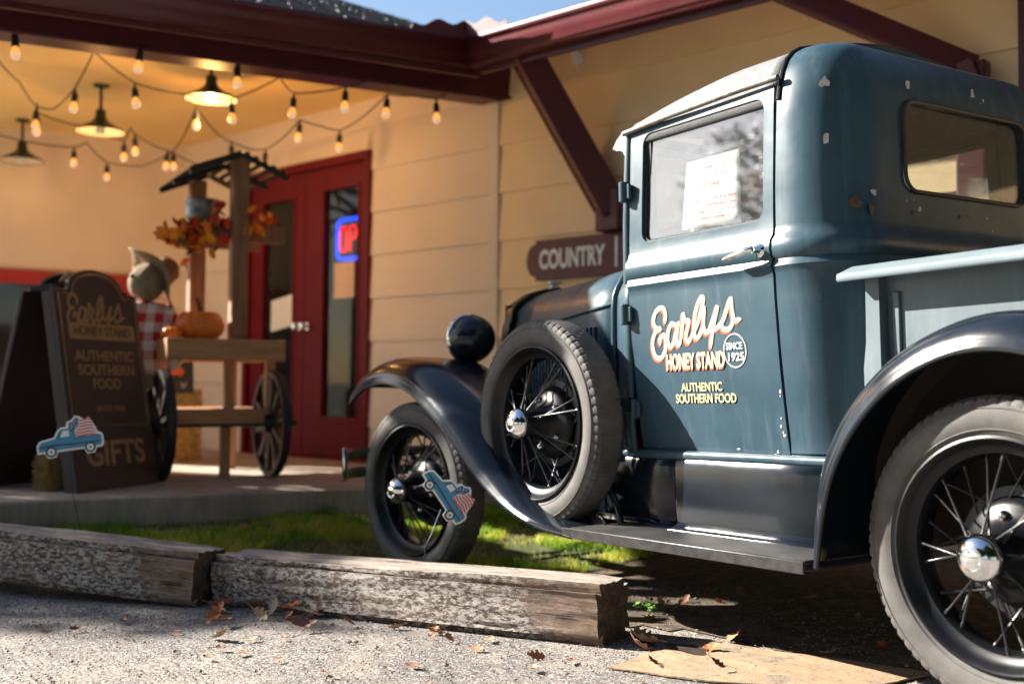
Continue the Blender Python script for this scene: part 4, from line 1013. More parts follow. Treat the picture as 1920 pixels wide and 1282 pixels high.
for xx in (.447, -.26, -.96):
    q = MB(); rws = []
    for z, w, o in ((.66, .060, .036), (.79, .062, .036), (.86, .052, .030), (.99, .050, .028), (1.03, .050, .028)):
        rws.append([(xx+w/2, YB-.002, z), (xx+w/2-.004, YB+o, z), (xx-w/2+.004, YB+o, z), (xx-w/2, YB-.002, z)])
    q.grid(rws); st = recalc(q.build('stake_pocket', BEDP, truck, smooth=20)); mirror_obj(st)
# embossed panel rim on the bed side
q = MB()
for a, b in (((.392, .69), (.392, .985)), ((-.2, .69), (-.2, .985))): q.bar((a[0], YB, a[1]), (b[0], YB, b[1]), .022, .014, up=(0, 1, 0))
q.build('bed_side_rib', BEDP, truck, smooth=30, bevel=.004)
# --- flakes of bare metal on the rear of the cab
BARE = mat('bare_primer', (.50, .47, .46), .6, var=.15, vs_=80); RUSTY = mat('rust_spot', (.10, .06, .035), .7, var=.4, vs_=60)
rng = random.Random(11)
def chip(x, y, z, r, m=BARE, stretch=1.0, nrm=(-1, 0, 0)):
    n = Vector(nrm).normalized(); a = Vector((0, 0, 1)).cross(n).normalized(); b = n.cross(a)
    k = 9; ph = rng.uniform(0, 6); P = []
    for i in range(k):
        t = 2*math.pi*i/k; rr = r*rng.uniform(.45, 1.1); P.append(Vector((x, y, z))+a*rr*math.cos(t)+b*rr*stretch*math.sin(t)+n*.0012)
    q = MB(); q.add(P, [tuple(range(k))]); recalc(q.build('paint_chip', m, cab, smooth=None))
def rear_x(z):
    for (za, ia), (zb, ib) in zip(rowsz, rowsz[1:]):
        if za <= z <= zb: return XR+ia+(ib-ia)*(z-za)/(zb-za)
    return XR
for y, z, r, st in ((-.485, 1.600, .013, 1.2), (-.80, 1.612, .015, 1.5), (-.85, 1.604, .007, 1.4), (-.512, 1.245, .009, 1.0), (-.835, 1.243, .007, 1.0)):
    chip(rear_x(z), y, z, r, BARE, st)
for y, z, r in ((-.30, 1.225, .022), (-.48, 1.232, .010), (-.70, 1.236, .012)): chip(rear_x(z)-.001, y, z, r*.8, RUSTY)
def corner_pt(ang, z):
    t = tum(z); ins = rear_x(z)-XR; r = RC-ins; cx, cy = XR+RC, -.15-t-RC; a = rad(ang)
    n = Vector((-math.sin(a), math.cos(a), 0)); return (cx-r*math.sin(a), cy+r*math.cos(a), z), n
for ang, z, r, st in ((36, 1.585, .017, 1.1), (38, 1.425, .013, 1.7), (80, 1.275, .013, .8), (45, .605, .013, 2.0)):
    p, n = corner_pt(ang, z); chip(p[0]+n.x*.002, p[1]+n.y*.002, p[2], r, BARE, st, n)
p, n = corner_pt(62, 1.245); chip(p[0]+n.x*.002, p[1]+n.y*.002, 1.245, .02, RUSTY, 1.2, n)
RUST = mat('rust_orange', (.30, .11, .045), .8, var=.4, vs_=90)
for k in range(9):
    x = rng.uniform(.80, 1.05) if k < 6 else rng.uniform(1.1, 1.35); z = rng.uniform(.551, .566)
    chip(x, yside(z), z, rng.uniform(.003, .008), rng.choice((RUST, RUST, BARE)), .6, (0, 1, 0))
for k in range(7):
    z = rng.uniform(.58, .75); chip(.768+rng.uniform(0, .014), yside(z), z, rng.uniform(.002, .004), BARE, 1.6, (0, 1, 0))
for k in range(26):
    y = rng.uniform(-1.2, -.36); z = rng.choice((rng.uniform(1.19, 1.27), rng.uniform(1.57, 1.64), rng.uniform(.7, 1.05))); chip(rear_x(z)-.0005, y, z, rng.uniform(.0015, .0045), rng.choice((BARE, RUSTY)), rng.uniform(.7, 2))
# --- paper behind the door glass
pp = empty('paper_notice', M=TM); tag(pp, 'white paper notice with faded red print leaning inside the cab window', 'notice')
PQ = [(1.185, -.205, 1.250), (.930, -.205, 1.238), (.952, -.222, 1.468), (1.170, -.222, 1.462)]
q = MB(); q.grid([[Vector(PQ[0]).lerp(Vector(PQ[1]), t).lerp(Vector(PQ[3]).lerp(Vector(PQ[2]), t), s_)+Vector((0, .004*math.sin(t*3+s_*2), 0)) for t in np.linspace(0, 1, 8)] for s_ in np.linspace(0, 1, 8)])
recalc(q.build('paper_sheet', PAPER, pp, smooth=60, solid=.0006))
q = MB(); rng = random.Random(2)
for li, (v, a, b) in enumerate(((.86, .36, .7), (.72, .2, .8), (.60, .3, .62), (.40, .12, .9), (.31, .1, .92), (.22, .12, .88), (.13, .1, .9))):
    x = a
    while x < b:
        w = rng.uniform(.02, .05); hgt = .022 if li < 3 else .014
        def pt(u, vv): return Vector(PQ[0]).lerp(Vector(PQ[1]), u).lerp(Vector(PQ[3]).lerp(Vector(PQ[2]), u), vv)+Vector((0, .004*math.sin(u*3+vv*2)+.0014, 0))
        q.add([pt(x, v-hgt), pt(x+w, v-hgt), pt(x+w, v+hgt), pt(x, v+hgt)], [(0, 1, 2, 3)]); x += w+rng.choice((.01, .01, .03))
recalc(q.build('faded_print', mat('faded_red', (.66, .26, .22), .7), pp, smooth=None))

# ------------------------------------------------------------------ sandwich board
F3 = lambda p, z: Vector((p[0], p[1], z))
BRD = mat('board_brown', (.040, .024, .027), .5, var=.12, vs_=8, bump=.05, bs=120); GOLD = mat('board_gold', (.33, .19, .085), .5, var=.1)
e_, n_ = Vector((.589, -.808, 0)), Vector((-.808, -.589, 0))
sb = empty('sandwich_board', F3((4.485, .876), FLOOR)); tag(sb, 'dark brown A-frame sandwich board lettered in gold at the porch edge', 'sign')
W_, Hs = .645, 1.145
def panel(name, d0, d1, sgn):
    up = Vector((0, 0, Hs))-n_*(d1-d0); upn = up.normalized(); zz = e_.cross(upn)*1.0
    M = basis(-n_*d0, e_, upn, zz)
    a = .105; pts = [(0, 0), (W_, 0), (W_, 1.06), (W_-.10, 1.06)]
    for t in np.linspace(0, math.pi, 15): pts.append((W_/2+(W_/2-.115)*math.cos(t), 1.075+a*math.sin(t)))
    pts += [(.10, 1.06), (0, 1.06)]
    q = MB(); q.prism(pts, .028, M, z0=-.028); o = recalc(q.build(name, BRD, sb, smooth=None, bevel=.004)); return M, o
MF, pf = panel('front_panel', .0, .20, 1)
MBk, pb = panel('rear_panel', .62, .34, -1)
# rim of the moulded panel behind the face
q = MB(); q.prism([(0, 0), (.035, 0), (.035, 1.05), (0, 1.05)], .05, MF, z0=-.078); q.prism([(W_-.035, 0), (W_, 0), (W_, 1.05), (W_-.035, 1.05)], .05, MF, z0=-.078); recalc(q.build('panel_rim', BRD, pf, smooth=None))
q = MB(); q.tube([MF @ Vector((.12, 1.10, -.05)), MF @ Vector((.2, 1.16, -.07)), MF @ Vector((W_-.2, 1.16, -.07)), MF @ Vector((W_-.12, 1.10, -.05))], .016, 8); q.build('carry_handle', BRD, sb, smooth=60)
for x in (.06, W_-.06):
    q = MB(); q.bar(MF @ Vector((x, 1.07, -.03)), MBk @ Vector((x, 1.07, -.0)), .05, .03); recalc(q.build('hinge', DARK, sb, smooth=None, bevel=.004))
for x in (.08, W_-.08):
    q = MB(); q.prism([(x-.05, -.02), (x+.05, -.02), (x+.05, .002), (x-.05, .002)], .04, MF, z0=-.045); recalc(q.build('foot', DARK, sb, smooth=None))
q = MB(); y0, y1, i_ = .335, 1.032, .028
def ribbon(pts, w=.0045, closed=False):
    q.tube([MF @ Vector((x, y, .0012)) for x, y in pts], w, 6, closed=closed)
arc = [(W_/2+(W_/2-.115-i_*.6)*math.cos(t), 1.075-i_+(.105)*math.sin(t)) for t in np.linspace(0, math.pi, 15)]
ribbon([(i_, y0), (W_-i_, y0), (W_-i_, y1), (W_-.115, y1)]+arc+[(.115, y1), (i_, y1)], closed=True)
q.build('gold_border', GOLD, pf, smooth=60)
def PT(x, y, lift=.0012): return MF @ Matrix.Translation((x, y, lift))
q = MB()
for st in EARLYS: brush(q, [(W_/2-.02+(1.093-x)*1.13, .935+(z-.935)*1.13-(x-1.093)*-.12) for x, z in st], .0085, .0012, lambda a, b, c: MF @ Vector((a, b, .0006+c)))
recalc(q.build('lettering', GOLD, pf, smooth=None))
q = MB(); q.prism(rrect(.075, W_-.055, .795, .882, .012, 4), .0012, MF); recalc(q.build('name_plate', GOLD, pf, smooth=None))
text('HONEY STAND', .072, BRD, PT(W_/2+.01, .838, .0016), pf, bold=.001, width=.44)
def serif_text(s, size, M, width, bold=.0016):
    o = text(s, size, GOLD, M, pf, bold=bold, width=width); return o
serif_text('AUTHENTIC', .078, PT(W_/2+.005, .705), .46); serif_text('SOUTHERN', .078, PT(W_/2+.01, .630), .44); serif_text('FOOD', .078, PT(W_/2-.005, .556), .215)
serif_text('SINCE 1925', .040, PT(W_/2, .425), .22, .0004)
serif_text('GIFTS', .178, PT(W_/2+.0, .185), .46, .004)
# ------------------------------------------------------------------ vendor cart
A_, Fd = Vector((-.081, -.997, 0)), Vector((-.997, .081, 0)); UP = Vector((0, 0, 1))
CO = Vector((4.99, -.04, FLOOR))
cart = empty('vendor_cart', CO); tag(cart, 'wooden vendor cart with black wheels and slatted roof beside the red doors', 'cart')
def CP(a, f, z): return A_*a+Fd*f+UP*z
PINE = wood('cart_pine', (.34, .16, .068), (.58, .32, .16), 5, 2); PINEH = wood('cart_pine_board', (.34, .16, .068), (.56, .30, .15), 5, 1)
DKW = wood('cart_dark_post', (.17, .08, .042), (.32, .165, .09), 5, 2); BLKW = mat('cart_black', (.012, .012, .013), .55, var=.3)
def cbox(name, a, f, z, m, bevel=.006, parent=None):
    q = MB(); (a0, a1), (f0, f1), (z0, z1) = a, f, z
    c = [CP(a0, f0, z0), CP(a1, f0, z0), CP(a1, f1, z0), CP(a0, f1, z0)]
    q.hexa(c, [p+UP*(z1-z0) for p in c]); return recalc(q.build(name, m, parent or cart, smooth=None, bevel=bevel))
cbox('tray_board', (-.33, .37), (.0, .035), (.69, .815), PINEH); cbox('tray_board', (-.33, .37), (-.80, -.765), (.69, .815), PINEH)
cbox('tray_board', (-.33, -.295), (-.764, -.001), (.69, .812), PINEH); cbox('tray_board', (.335, .37), (-.764, -.001), (.69, .812), PINEH)
for k in range(6): cbox('tray_plank', (-.29, .33), (-.76+k*.127, -.64+k*.127), (.775, .795), PINEH, .003)
cbox('shelf_board', (-.30, .36), (-.03, .0), (.315, .405), PINEH)
for k in range(5): cbox('shelf_plank', (-.29, .35), (-.70+k*.134, -.575+k*.134), (.385, .402), PINEH, .003)
for a, f in ((.03, -.10), (.28, -.10), (.22, -.72), (-.27, -.72)): cbox('leg', (a, a+.055), (f, f+.055), (.001 if f < -.5 else .402, .69), PINE, .004)
cbox('leg', (.03, .085), (-.16, -.105), (.001, .385), PINE, .004)
cbox('post', (.07, .17), (-.17, -.08), (.795, 1.91), DKW); cbox('post', (-.04, .06), (-.76, -.67), (.795, 1.86), DKW)
cbox('cross_bar', (-.20, .42), (-.215, -.175), (1.42, 1.52), DKW); cbox('cross_bar', (-.16, .40), (-.665, -.625), (1.42, 1.52), DKW)
cbox('cross_bar', (.075, .115), (-.62, -.22), (1.50, 1.53), DKW)
for k in range(3): cbox('rack_plank', (-.14, .0), (-.62+k*.14, -.50+k*.14), (1.522, 1.54), DKW, .003)
for sg_, reach in ((-1, .30), (1, .27)):     # small slatted roof, two slopes
    for k in range(5):
        t0 = .015+k*reach/5; t1 = t0+reach/5*(.97 if sg_ < 0 else .45); a0, a1 = .10+sg_*t0, .10+sg_*t1
        z0, z1 = 1.935-.42*t0, 1.935-.42*t1; q = MB()
        c = [CP(a0, .02, z0), CP(a1, .02, z1), CP(a1, -.84, z1), CP(a0, -.84, z0)]
        q.hexa(c, [p+UP*.012 for p in c]); recalc(q.build('roof_slat', BLKW, cart, smooth=None, bevel=.003))
    for f in (-.0, -.42, -.80):
        q = MB(); q.bar(CP(.10, f, 1.918), CP(.10+sg_*(reach+.01), f, 1.918-.42*(reach+.01)), .025, .03); recalc(q.build('rafter', BLKW, cart, smooth=None))
def cart_wheel(a, f=-.02):
    Wl = empty('cart_wheel', CP(a, f, .318), parent=cart); M = basis((0, 0, 0), Fd, A_, UP)   # lathe axis local Y -> A_
    q = MB(); q.lathe([(.285, -.024), (.316, -.024), (.318, -.018), (.318, .018), (.316, .024), (.285, .024), (.282, .0), (.285, -.024)], 40, M); recalc(q.build('wheel_rim', BLKW, Wl, smooth=40))
    q = MB(); q.lathe([(0, -.05), (.05, -.05), (.06, -.03), (.06, .03), (.05, .05), (.0, .05)], 20, M); recalc(q.build('wheel_hub', BLKW, Wl, smooth=40))
    for k in range(10):
        t = k*math.pi/5+.2; c, s_ = math.cos(t), math.sin(t)
        q = MB(); q.bar(M @ Vector((.05*c, 0, .05*s_)), M @ Vector((.288*c, 0, .288*s_)), .026, .034, up=A_); recalc(q.build('wheel_spoke', mat('cart_spoke', (.05, .036, .028), .55), Wl, smooth=None))
cart_wheel(-.345); cart_wheel(.305)
q = MB(); q.tube([CP(-.42, -.02, .318), CP(.46, -.02, .318)], .02, 10); q.build('axle', BLKW, cart)

# pumpkins
PUMP = mat('pumpkin_skin', (.78, .20, .02), .38, var=.16, vs_=9, bump=.06, bs=30)
STEM = mat('pumpkin_stem', (.14, .10, .045), .8, bump=.4, bs=40)
def pumpkin(p, r, h, lab):
    e = empty('pumpkin', p); tag(e, lab, 'pumpkin'); rows = []
    for i in range(14):
        t = math.pi*i/13; row = []
        for k in range(81):
            a = 2*math.pi*k/80; rib = 1-.075*abs(math.sin(a*5.5))**6 if False else 1-.07*(abs(math.cos(a*5))**8)
            rr = r*(abs(math.sin(t))**.8)*rib; zz = h*.5*(1-math.cos(t))
            if i > 10: zz -= (i-10)*h*.045
            row.append((rr*math.cos(a), rr*math.sin(a), zz))
        rows.append(row)
    q = MB(); q.grid(rows); recalc(q.build('pumpkin_body', PUMP, e, smooth=70))
    q = MB(); q.tube([(0, 0, h*.84), (.0, 0, h*1.0), (.008, .006, h*1.15), (.02, .012, h*1.3)], [r*.16, r*.10, r*.08, r*.09], 8); recalc(q.build('pumpkin_stem', STEM, e, smooth=50))
pumpkin(CO+CP(-.095, -.17, .795), .148, .205, 'large orange pumpkin sitting on the cart tray next to the post')
pumpkin(CO+CP(-.275, -.10, .795), .066, .095, 'small pumpkin at the left end of the cart tray')
# galvanised bucket on the rack
GALV = mat('galvanised', (.20, .22, .26), .38, .75, var=.35, vs_=14, rvar=.1)
bk = empty('bucket', CO+CP(-.045, -.38, 1.54)); tag(bk, 'grey galvanised bucket standing on the cart rack under the roof', 'bucket')
RXu = Matrix.Rotation(rad(90), 4, 'X')
q = MB(); q.lathe([(0, .004), (.085, .0), (.088, .01), (.094, .05), (.096, .056), (.094, .062), (.103, .135), (.108, .140), (.106, .146), (.100, .142), (.09, .05), (.083, .012), (0, .012)], 32, RXu); recalc(q.build('bucket_wall', GALV, bk, smooth=40))
q = MB(); q.tube([(.108*math.cos(t), .02, .13-.05*math.sin(t)) for t in np.linspace(0, math.pi, 12)], .004, 6); q.build('bucket_handle', STEEL, bk)
# garland of silk flowers and autumn leaves on the cross bar
ga = empty('flower_garland', CO+CP(-.14, -.13, 1.43)); tag(ga, 'orange and red silk flower garland hung on the cart cross bar', 'garland')
FL = [mat('petal_orange', (.95, .27, .015), .55), mat('petal_red', (.55, .035, .012), .55), mat('petal_amber', (.95, .42, .02), .55)]; LFB = mat('garland_leaf', (.10, .045, .018), .6)
rng = random.Random(21)
def petals(c, r, m, par):
    q = MB(); nrm = Vector((rng.uniform(-1, 1), rng.uniform(-1, 1), rng.uniform(-.3, 1))).normalized(); a = nrm.orthogonal().normalized(); b = nrm.cross(a)
    for ring, rr, lift in ((0, 1, .2), (1, .65, .5)):
        for k in range(7):
            t = 2*math.pi*k/7+ring*.45; d = a*math.cos(t)+b*math.sin(t); s_ = nrm.cross(d)
            q.add([c, c+d*r*rr*.6+s_*r*.3+nrm*r*lift*.5, c+d*r*rr+nrm*r*lift, c+d*r*rr*.6-s_*r*.3+nrm*r*lift*.5], [(0, 1, 2, 3)])
    q.build('silk_flower', m, par, smooth=60)
spots = []
for k in range(46):
    t = rng.random(); base = Vector(CP(.0, 0, .07)).lerp(Vector(CP(-.06, .02, -.05)), t)
    spots.append(CP(rng.gauss(-.06, .065), rng.gauss(.02, .045), rng.gauss(-.01, .050)))
for k in range(7): spots.append(CP(.10+k*.012, rng.uniform(-.02, .05), .08+.035*k*(k < 4)))
for k in range(8): spots.append(CP(.30+k*.022, rng.uniform(.0, .06), .10+rng.uniform(-.06, .07)))
for p in spots: petals(p, rng.uniform(.034, .054), FL[rng.choice((0, 0, 0, 1, 2, 2))], ga)
q = MB()
for k in range(60):
    c = Vector(rng.choice(spots)); d = Vector((rng.uniform(-1, 1), rng.uniform(-1, 1), rng.uniform(-1, 1))).normalized(); s_ = d.orthogonal().normalized()
    q.add([c, c+d*.03+s_*.013, c+d*.065, c+d*.03-s_*.013], [(0, 1, 2, 3)])
q.tube([CP(-.18, 0, 0), CP(0, .02, .05), CP(.2, .02, .09), CP(.45, .02, .1)], .005, 6)
q.build('garland_foliage', LFB, ga, smooth=None)

# hay bales, with loose straw
def hay(name_label, o, ax, w, d, h):
    q = MB(); nx = 12; rngb = random.Random(w*100)
    ax = Vector(ax).normalized(); ay = UP.cross(ax); faces = []
    def P(u, v, z): 
        p = ax*(u*w/2)+ay*(v*d/2)+UP*z; return p
    q.hexa([P(-1, -1, 0), P(1, -1, 0), P(1, 1, 0), P(-1, 1, 0)], [P(-1, -1, h), P(1, -1, h), P(1, 1, h), P(-1, 1, h)])
    for k in range(1500):
        f = rngb.choice('xXyYz'); u, v, z = rngb.uniform(-1, 1), rngb.uniform(-1, 1), rngb.uniform(0, h)
        if f == 'x': u = -1.02
        if f == 'X': u = 1.02
        if f == 'y': v = -1.02
        if f == 'Y': v = 1.02
        if f == 'z': z = h+.004
        c = P(u, v, z); dr = Vector((rngb.gauss(0, 1), rngb.gauss(0, 1), rngb.gauss(0, .5))).normalized()*rngb.uniform(.03, .08); s_ = dr.orthogonal().normalized()*.002
        q.add([c-dr/2-s_, c-dr/2+s_, c+dr/2+s_, c+dr/2-s_], [(0, 1, 2, 3)])
    b = empty('hay_bale', o); tag(b, name_label, 'hay bale', 'hay bales on the porch'); q.build('packed_straw', STRAW, b, smooth=None)
    t = MB()
    for u in (-.45, .45):
        t.tube([P(u, -1.03, .0), P(u, -1.03, h+.004), P(u, 1.03, h+.004), P(u, 1.03, 0)], .004, 5)
    t.build('baling_twine', mat('twine', (.25, .12, .04), .8), b)
STRAW = mat('straw', (.42, .27, .095), .8, var=.45, vs_=30, bump=.8, bs=60)
hay('hay bale standing against the wall behind the cart, chalkboard leaning on it', CO+CP(.0, -1.55, 0), Wd, .34, .40, .50)
hay('hay bale under the scarecrow beside the left cart wheel', CO+CP(-.60, -.55, 0), A_, .50, .40, .44)
hay('hay bale glimpsed below the sandwich board', Vector((4.74, .945, FLOOR)), Wd, .11, .11, .17)
# chalkboard
ck = empty('chalkboard', CO+CP(.03, -1.28, .50)); tag(ck, 'small black chalkboard with a pumpkin drawing leaning on the hay bale', 'chalkboard')
CM = basis((0, 0, 0), A_, (UP-Fd*.12).normalized(), Fd)
q = MB(); q.prism([(-.11, -.02), (.11, -.02), (.11, .32), (-.11, .32)], .015, CM); recalc(q.build('slate', mat('slate', (.02, .02, .024), .7), ck, smooth=None))
q = MB(); q.prism([(.045*math.cos(t), .13+.035*math.sin(t)) for t in np.linspace(0, 2*math.pi, 16, endpoint=False)], .001, CM, z0=.0155); recalc(q.build('chalk_pumpkin', mat('chalk_orange', (.55, .10, .03), .8), ck, smooth=None))
q = MB()
for y in (.24, .04):
    brush(q, [(-.06+.02*k, y+.018*(-1)**k) for k in range(7)], .004, .0006, lambda a, b, c: CM @ Vector((a, b, .0156+c)))
recalc(q.build('chalk_squiggle', mat('chalk_white', (.45, .45, .48), .8), ck, smooth=None))

# ------------------------------------------------------------------ scarecrow
def plaid():
    m, nt, b = _nodes('plaid_cloth')
    sx = nt.nodes.new('ShaderNodeSeparateXYZ'); nt.links.new(_coord(nt, (9, 9, 9)), sx.inputs[0])
    def stripe(o):
        w = nt.nodes.new('ShaderNodeMath'); w.operation = 'PINGPONG'; w.inputs[1].default_value = .5; nt.links.new(o, w.inputs[0])
        g = nt.nodes.new('ShaderNodeMath'); g.operation = 'GREATER_THAN'; g.inputs[1].default_value = .25; nt.links.new(w.outputs[0], g.inputs[0]); return g.outputs[0]
    ad = nt.nodes.new('ShaderNodeMath'); ad.operation = 'ADD'; nt.links.new(sx.outputs[0], ad.inputs[0]); nt.links.new(sx.outputs[1], ad.inputs[1])
    c1 = _mix(nt, stripe(ad.outputs[0]), (.84, .80, .78), (.62, .03, .03)); c2 = _mix(nt, stripe(sx.outputs[2]), (.85, .80, .78), (.55, .02, .025))
    nt.links.new(_mix(nt, .5, c1, c2), b.inputs['Base Color']); b.inputs['Roughness'].default_value = .85
    nt.links.new(_bump(nt, _noise(nt, _coord(nt), 18, 4), .6, .02), b.inputs['Normal']); return m
BURL = mat('burlap', (.30, .235, .155), .9, var=.2, vs_=60, bump=.6, bs=250); HATM = mat('straw_hat', (.22, .145, .075), .85, var=.2, vs_=30, bump=.6, bs=160)
sc = empty('scarecrow', CO+CP(-.375, -.36, .44)); tag(sc, 'scarecrow in red and white plaid shirt and floppy hat sitting by the cart', 'scarecrow')
def skin(name, verts, edges, radii, m, parent, sub=2):
    me = bpy.data.meshes.new(name); me.from_pydata(verts, edges, []); o = bpy.data.objects.new(name, me); COL.objects.link(o)
    sk = o.modifiers.new('skin', 'SKIN'); 
    if not me.skin_vertices: 
        bm = bmesh.new(); bm.from_mesh(me); bm.verts.layers.skin.verify(); bm.to_mesh(me); bm.free()
    for i, r in enumerate(radii): me.skin_vertices[0].data[i].radius = (r, r*.85); 
    me.skin_vertices[0].data[0].use_root = True
    sk.use_smooth_shade = True
    s2 = o.modifiers.new('sub', 'SUBSURF'); s2.levels = s2.render_levels = sub
    dg = bpy.context.evaluated_depsgraph_get(); dg.update(); m2 = bpy.data.meshes.new_from_object(o.evaluated_get(dg)); bpy.data.objects.remove(o)
    for v in m2.vertices:
        d = noise.noise_vector(Vector(v.co)*14)*.010; v.co += d
    m2.materials.clear(); m2.materials.append(m); o = bpy.data.objects.new(name, m2); COL.objects.link(o); o.parent = parent; smooth_mesh(m2, 80); return o
V = [CP(0, 0, .10), CP(0, .01, .28), CP(0, .0, .50), CP(0, .0, .60), CP(.13, .02, .53), CP(.18, .10, .33), CP(.12, .20, .20), CP(-.13, .02, .53), CP(-.17, .10, .34), CP(-.06, .22, .22)]
skin('shirt', V, [(0, 1), (1, 2), (2, 3), (2, 4), (4, 5), (5, 6), (2, 7), (7, 8), (8, 9)], [.14, .15, .135, .07, .085, .065, .05, .085, .065, .05], plaid(), sc)
JEAN = mat('denim', (.02, .022, .03), .85, var=.3, vs_=40, bump=.4, bs=120)
V = [CP(0, 0, .06), CP(-.08, .08, .07), CP(-.30, .09, .07), CP(-.36, .10, -.12), CP(-.37, .10, -.36), CP(-.08, -.08, .07), CP(-.30, -.10, .07), CP(-.36, -.10, -.12), CP(-.37, -.10, -.36)]
skin('trousers', V, [(0, 1), (1, 2), (2, 3), (3, 4), (0, 5), (5, 6), (6, 7), (7, 8)], [.12, .085, .075, .065, .06, .085, .075, .065, .06], JEAN, sc)
for s_ in (-1, 1):     # stuffed burlap hands with fingers of straw
    c = CP(.12, .22, .17) if s_ > 0 else CP(-.045, .25, .18)
    V = [c, c+CP(.0, .03, -.05), c+CP(-.025, .05, -.10), c+CP(-.008, .055, -.11), c+CP(.010, .055, -.11), c+CP(.026, .05, -.10), c+CP(.04, .03, -.06)]
    skin('stuffed_hand', V, [(0, 1), (1, 2), (1, 3), (1, 4), (1, 5), (0, 6)], [.03, .034, .011, .012, .012, .011, .012], BURL, sc, 1)
q = MB(); hm = Matrix.Translation(CP(.0, .03, .715)) @ Matrix.Rotation(rad(8), 4, 'X')
rows = []
for i in range(13):
    t = math.pi*i/12; rows.append([hm @ Vector((.095*math.sin(t)*math.cos(a)*(1+.12*math.cos(t)), .105*math.sin(t)*math.sin(a)*(1+.12*math.cos(t)), -.115*math.cos(t)))+noise.noise_vector(Vector((math.cos(a)*2, math.sin(a)*2, t*2)))*.008 for a in np.linspace(0, 2*math.pi, 25)])
q.grid(rows); hd = recalc(q.build('sack_head', BURL, sc, smooth=70))
for s_ in (-1, 1):
    q = MB(); q.lathe([(0, 0), (.014, 0), (.012, .006), (0, .008)], 12, Matrix.Translation(CP(-.062+s_*.028, .085+s_*.02, .745)) @ basis((0, 0, 0), A_, Fd, UP)); recalc(q.build('button_eye', BLACKM, hd))
# floppy hat, tipped back
hy_ = (A_*.80+UP*.50-Fd*.15).normalized(); hx_ = (Fd+hy_*-hy_.dot(Fd)).normalized(); hb = basis(CP(.055, .0, .755), hx_, hy_, hx_.cross(hy_))
q = MB(); rows = []
for r, h in ((.0, .155), (.035, .15), (.075, .12), (.09, .05), (.098, .0), (.14, -.004), (.19, -.012), (.225, -.03)):
    rows.append([hb @ Vector((r*math.cos(a), h+(.03*math.sin(3*a+1) if r > .12 else 0)*r/.2, r*math.sin(a))) for a in np.linspace(0, 2*math.pi, 33)])
q.grid(rows); recalc(q.build('straw_hat', HATM, sc, smooth=60, solid=.006))

# ------------------------------------------------------------------ timbers
def timber_mat():
    m, nt, b = _nodes('weathered_timber')
    g = _noise(nt, _coord(nt, (1.0, 9, 9)), 7, 10, .72)
    base = _ramp(nt, g, [(.30, (.020, .013, .010)), (.46, (.085, .052, .038)), (.62, (.20, .14, .105)), (.76, (.36, .285, .235))])
    fl = _ramp(nt, _noise(nt, _coord(nt, (5, 12, 12)), 7.0, 12, .80), [(.485, (0, 0, 0)), (.53, (1, 1, 1))])
    patch = _ramp(nt, _noise(nt, _coord(nt), 3.0, 5), [(.33, (0, 0, 0)), (.50, (.95,)*3)])
    fac = nt.nodes.new('ShaderNodeMath'); fac.operation = 'MULTIPLY'; nt.links.new(fl, fac.inputs[0]); nt.links.new(patch, fac.inputs[1])
    # the whitewash has gone from the last hand's breadth of each timber
    px = nt.nodes.new('ShaderNodeSeparateXYZ'); nt.links.new(_coord(nt), px.inputs[0])
    ad = nt.nodes.new('ShaderNodeMath'); ad.operation = 'MULTIPLY_ADD'; ad.inputs[1].default_value = .9; nt.links.new(_noise(nt, _coord(nt), 6, 6, .7), ad.inputs[0]); nt.links.new(px.outputs[0], ad.inputs[2])
    bare = _ramp(nt, ad.outputs[0], [(.42, (0, 0, 0)), (.80, (1, 1, 1))])
    f2 = nt.nodes.new('ShaderNodeMath'); f2.operation = 'MULTIPLY'; nt.links.new(fac.outputs[0], f2.inputs[0]); nt.links.new(bare, f2.inputs[1])
    c = _mix(nt, f2.outputs[0], base, (.54, .51, .48))
    iv0 = nt.nodes.new('ShaderNodeInvert'); nt.links.new(bare, iv0.inputs['Color'])
    c = _mix(nt, iv0.outputs[0], c, _ramp(nt, g, [(.32, (.07, .045, .03)), (.5, (.27, .19, .135)), (.7, (.44, .33, .25))]))
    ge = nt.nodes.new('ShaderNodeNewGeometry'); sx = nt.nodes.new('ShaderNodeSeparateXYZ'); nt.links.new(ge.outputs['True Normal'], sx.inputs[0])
    tp = _ramp(nt, sx.outputs[2], [(.45, (0, 0, 0)), (.8, (1, 1, 1))])      # paler where the surface points up
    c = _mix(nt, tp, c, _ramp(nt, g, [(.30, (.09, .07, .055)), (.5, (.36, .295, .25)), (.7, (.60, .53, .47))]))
    cr = _ramp(nt, _noise(nt, _coord(nt, (.8, 22, 22)), 4, 5, .6), [(.33, (1, 1, 1)), (.37, (0, 0, 0))])
    c = _mix(nt, cr, c, (.02, .014, .010))
    nt.links.new(c, b.inputs['Base Color']); b.inputs['Roughness'].default_value = .92
    n1 = _bump(nt, g, .8, .010); n2 = _bump(nt, fl, .5, .004, n1)
    iv = nt.nodes.new('ShaderNodeInvert'); nt.links.new(cr, iv.inputs['Color'])
    nt.links.new(_bump(nt, iv.outputs[0], 1, .012, n2), b.inputs['Normal']); return m
def endgrain_mat():
    m, nt, b = _nodes('timber_end'); v = _coord(nt, (4, 4, 4))
    nt.links.new(_ramp(nt, _noise(nt, v, 5, 8, .7), [(.3, (.05, .034, .024)), (.7, (.20, .145, .105))]), b.inputs['Base Color']); b.inputs['Roughness'].default_value = .95
    nt.links.new(_bump(nt, _noise(nt, v, 9, 8, .75), 1, .02), b.inputs['Normal']); return m
TIMB, TEND = timber_mat(), endgrain_mat()
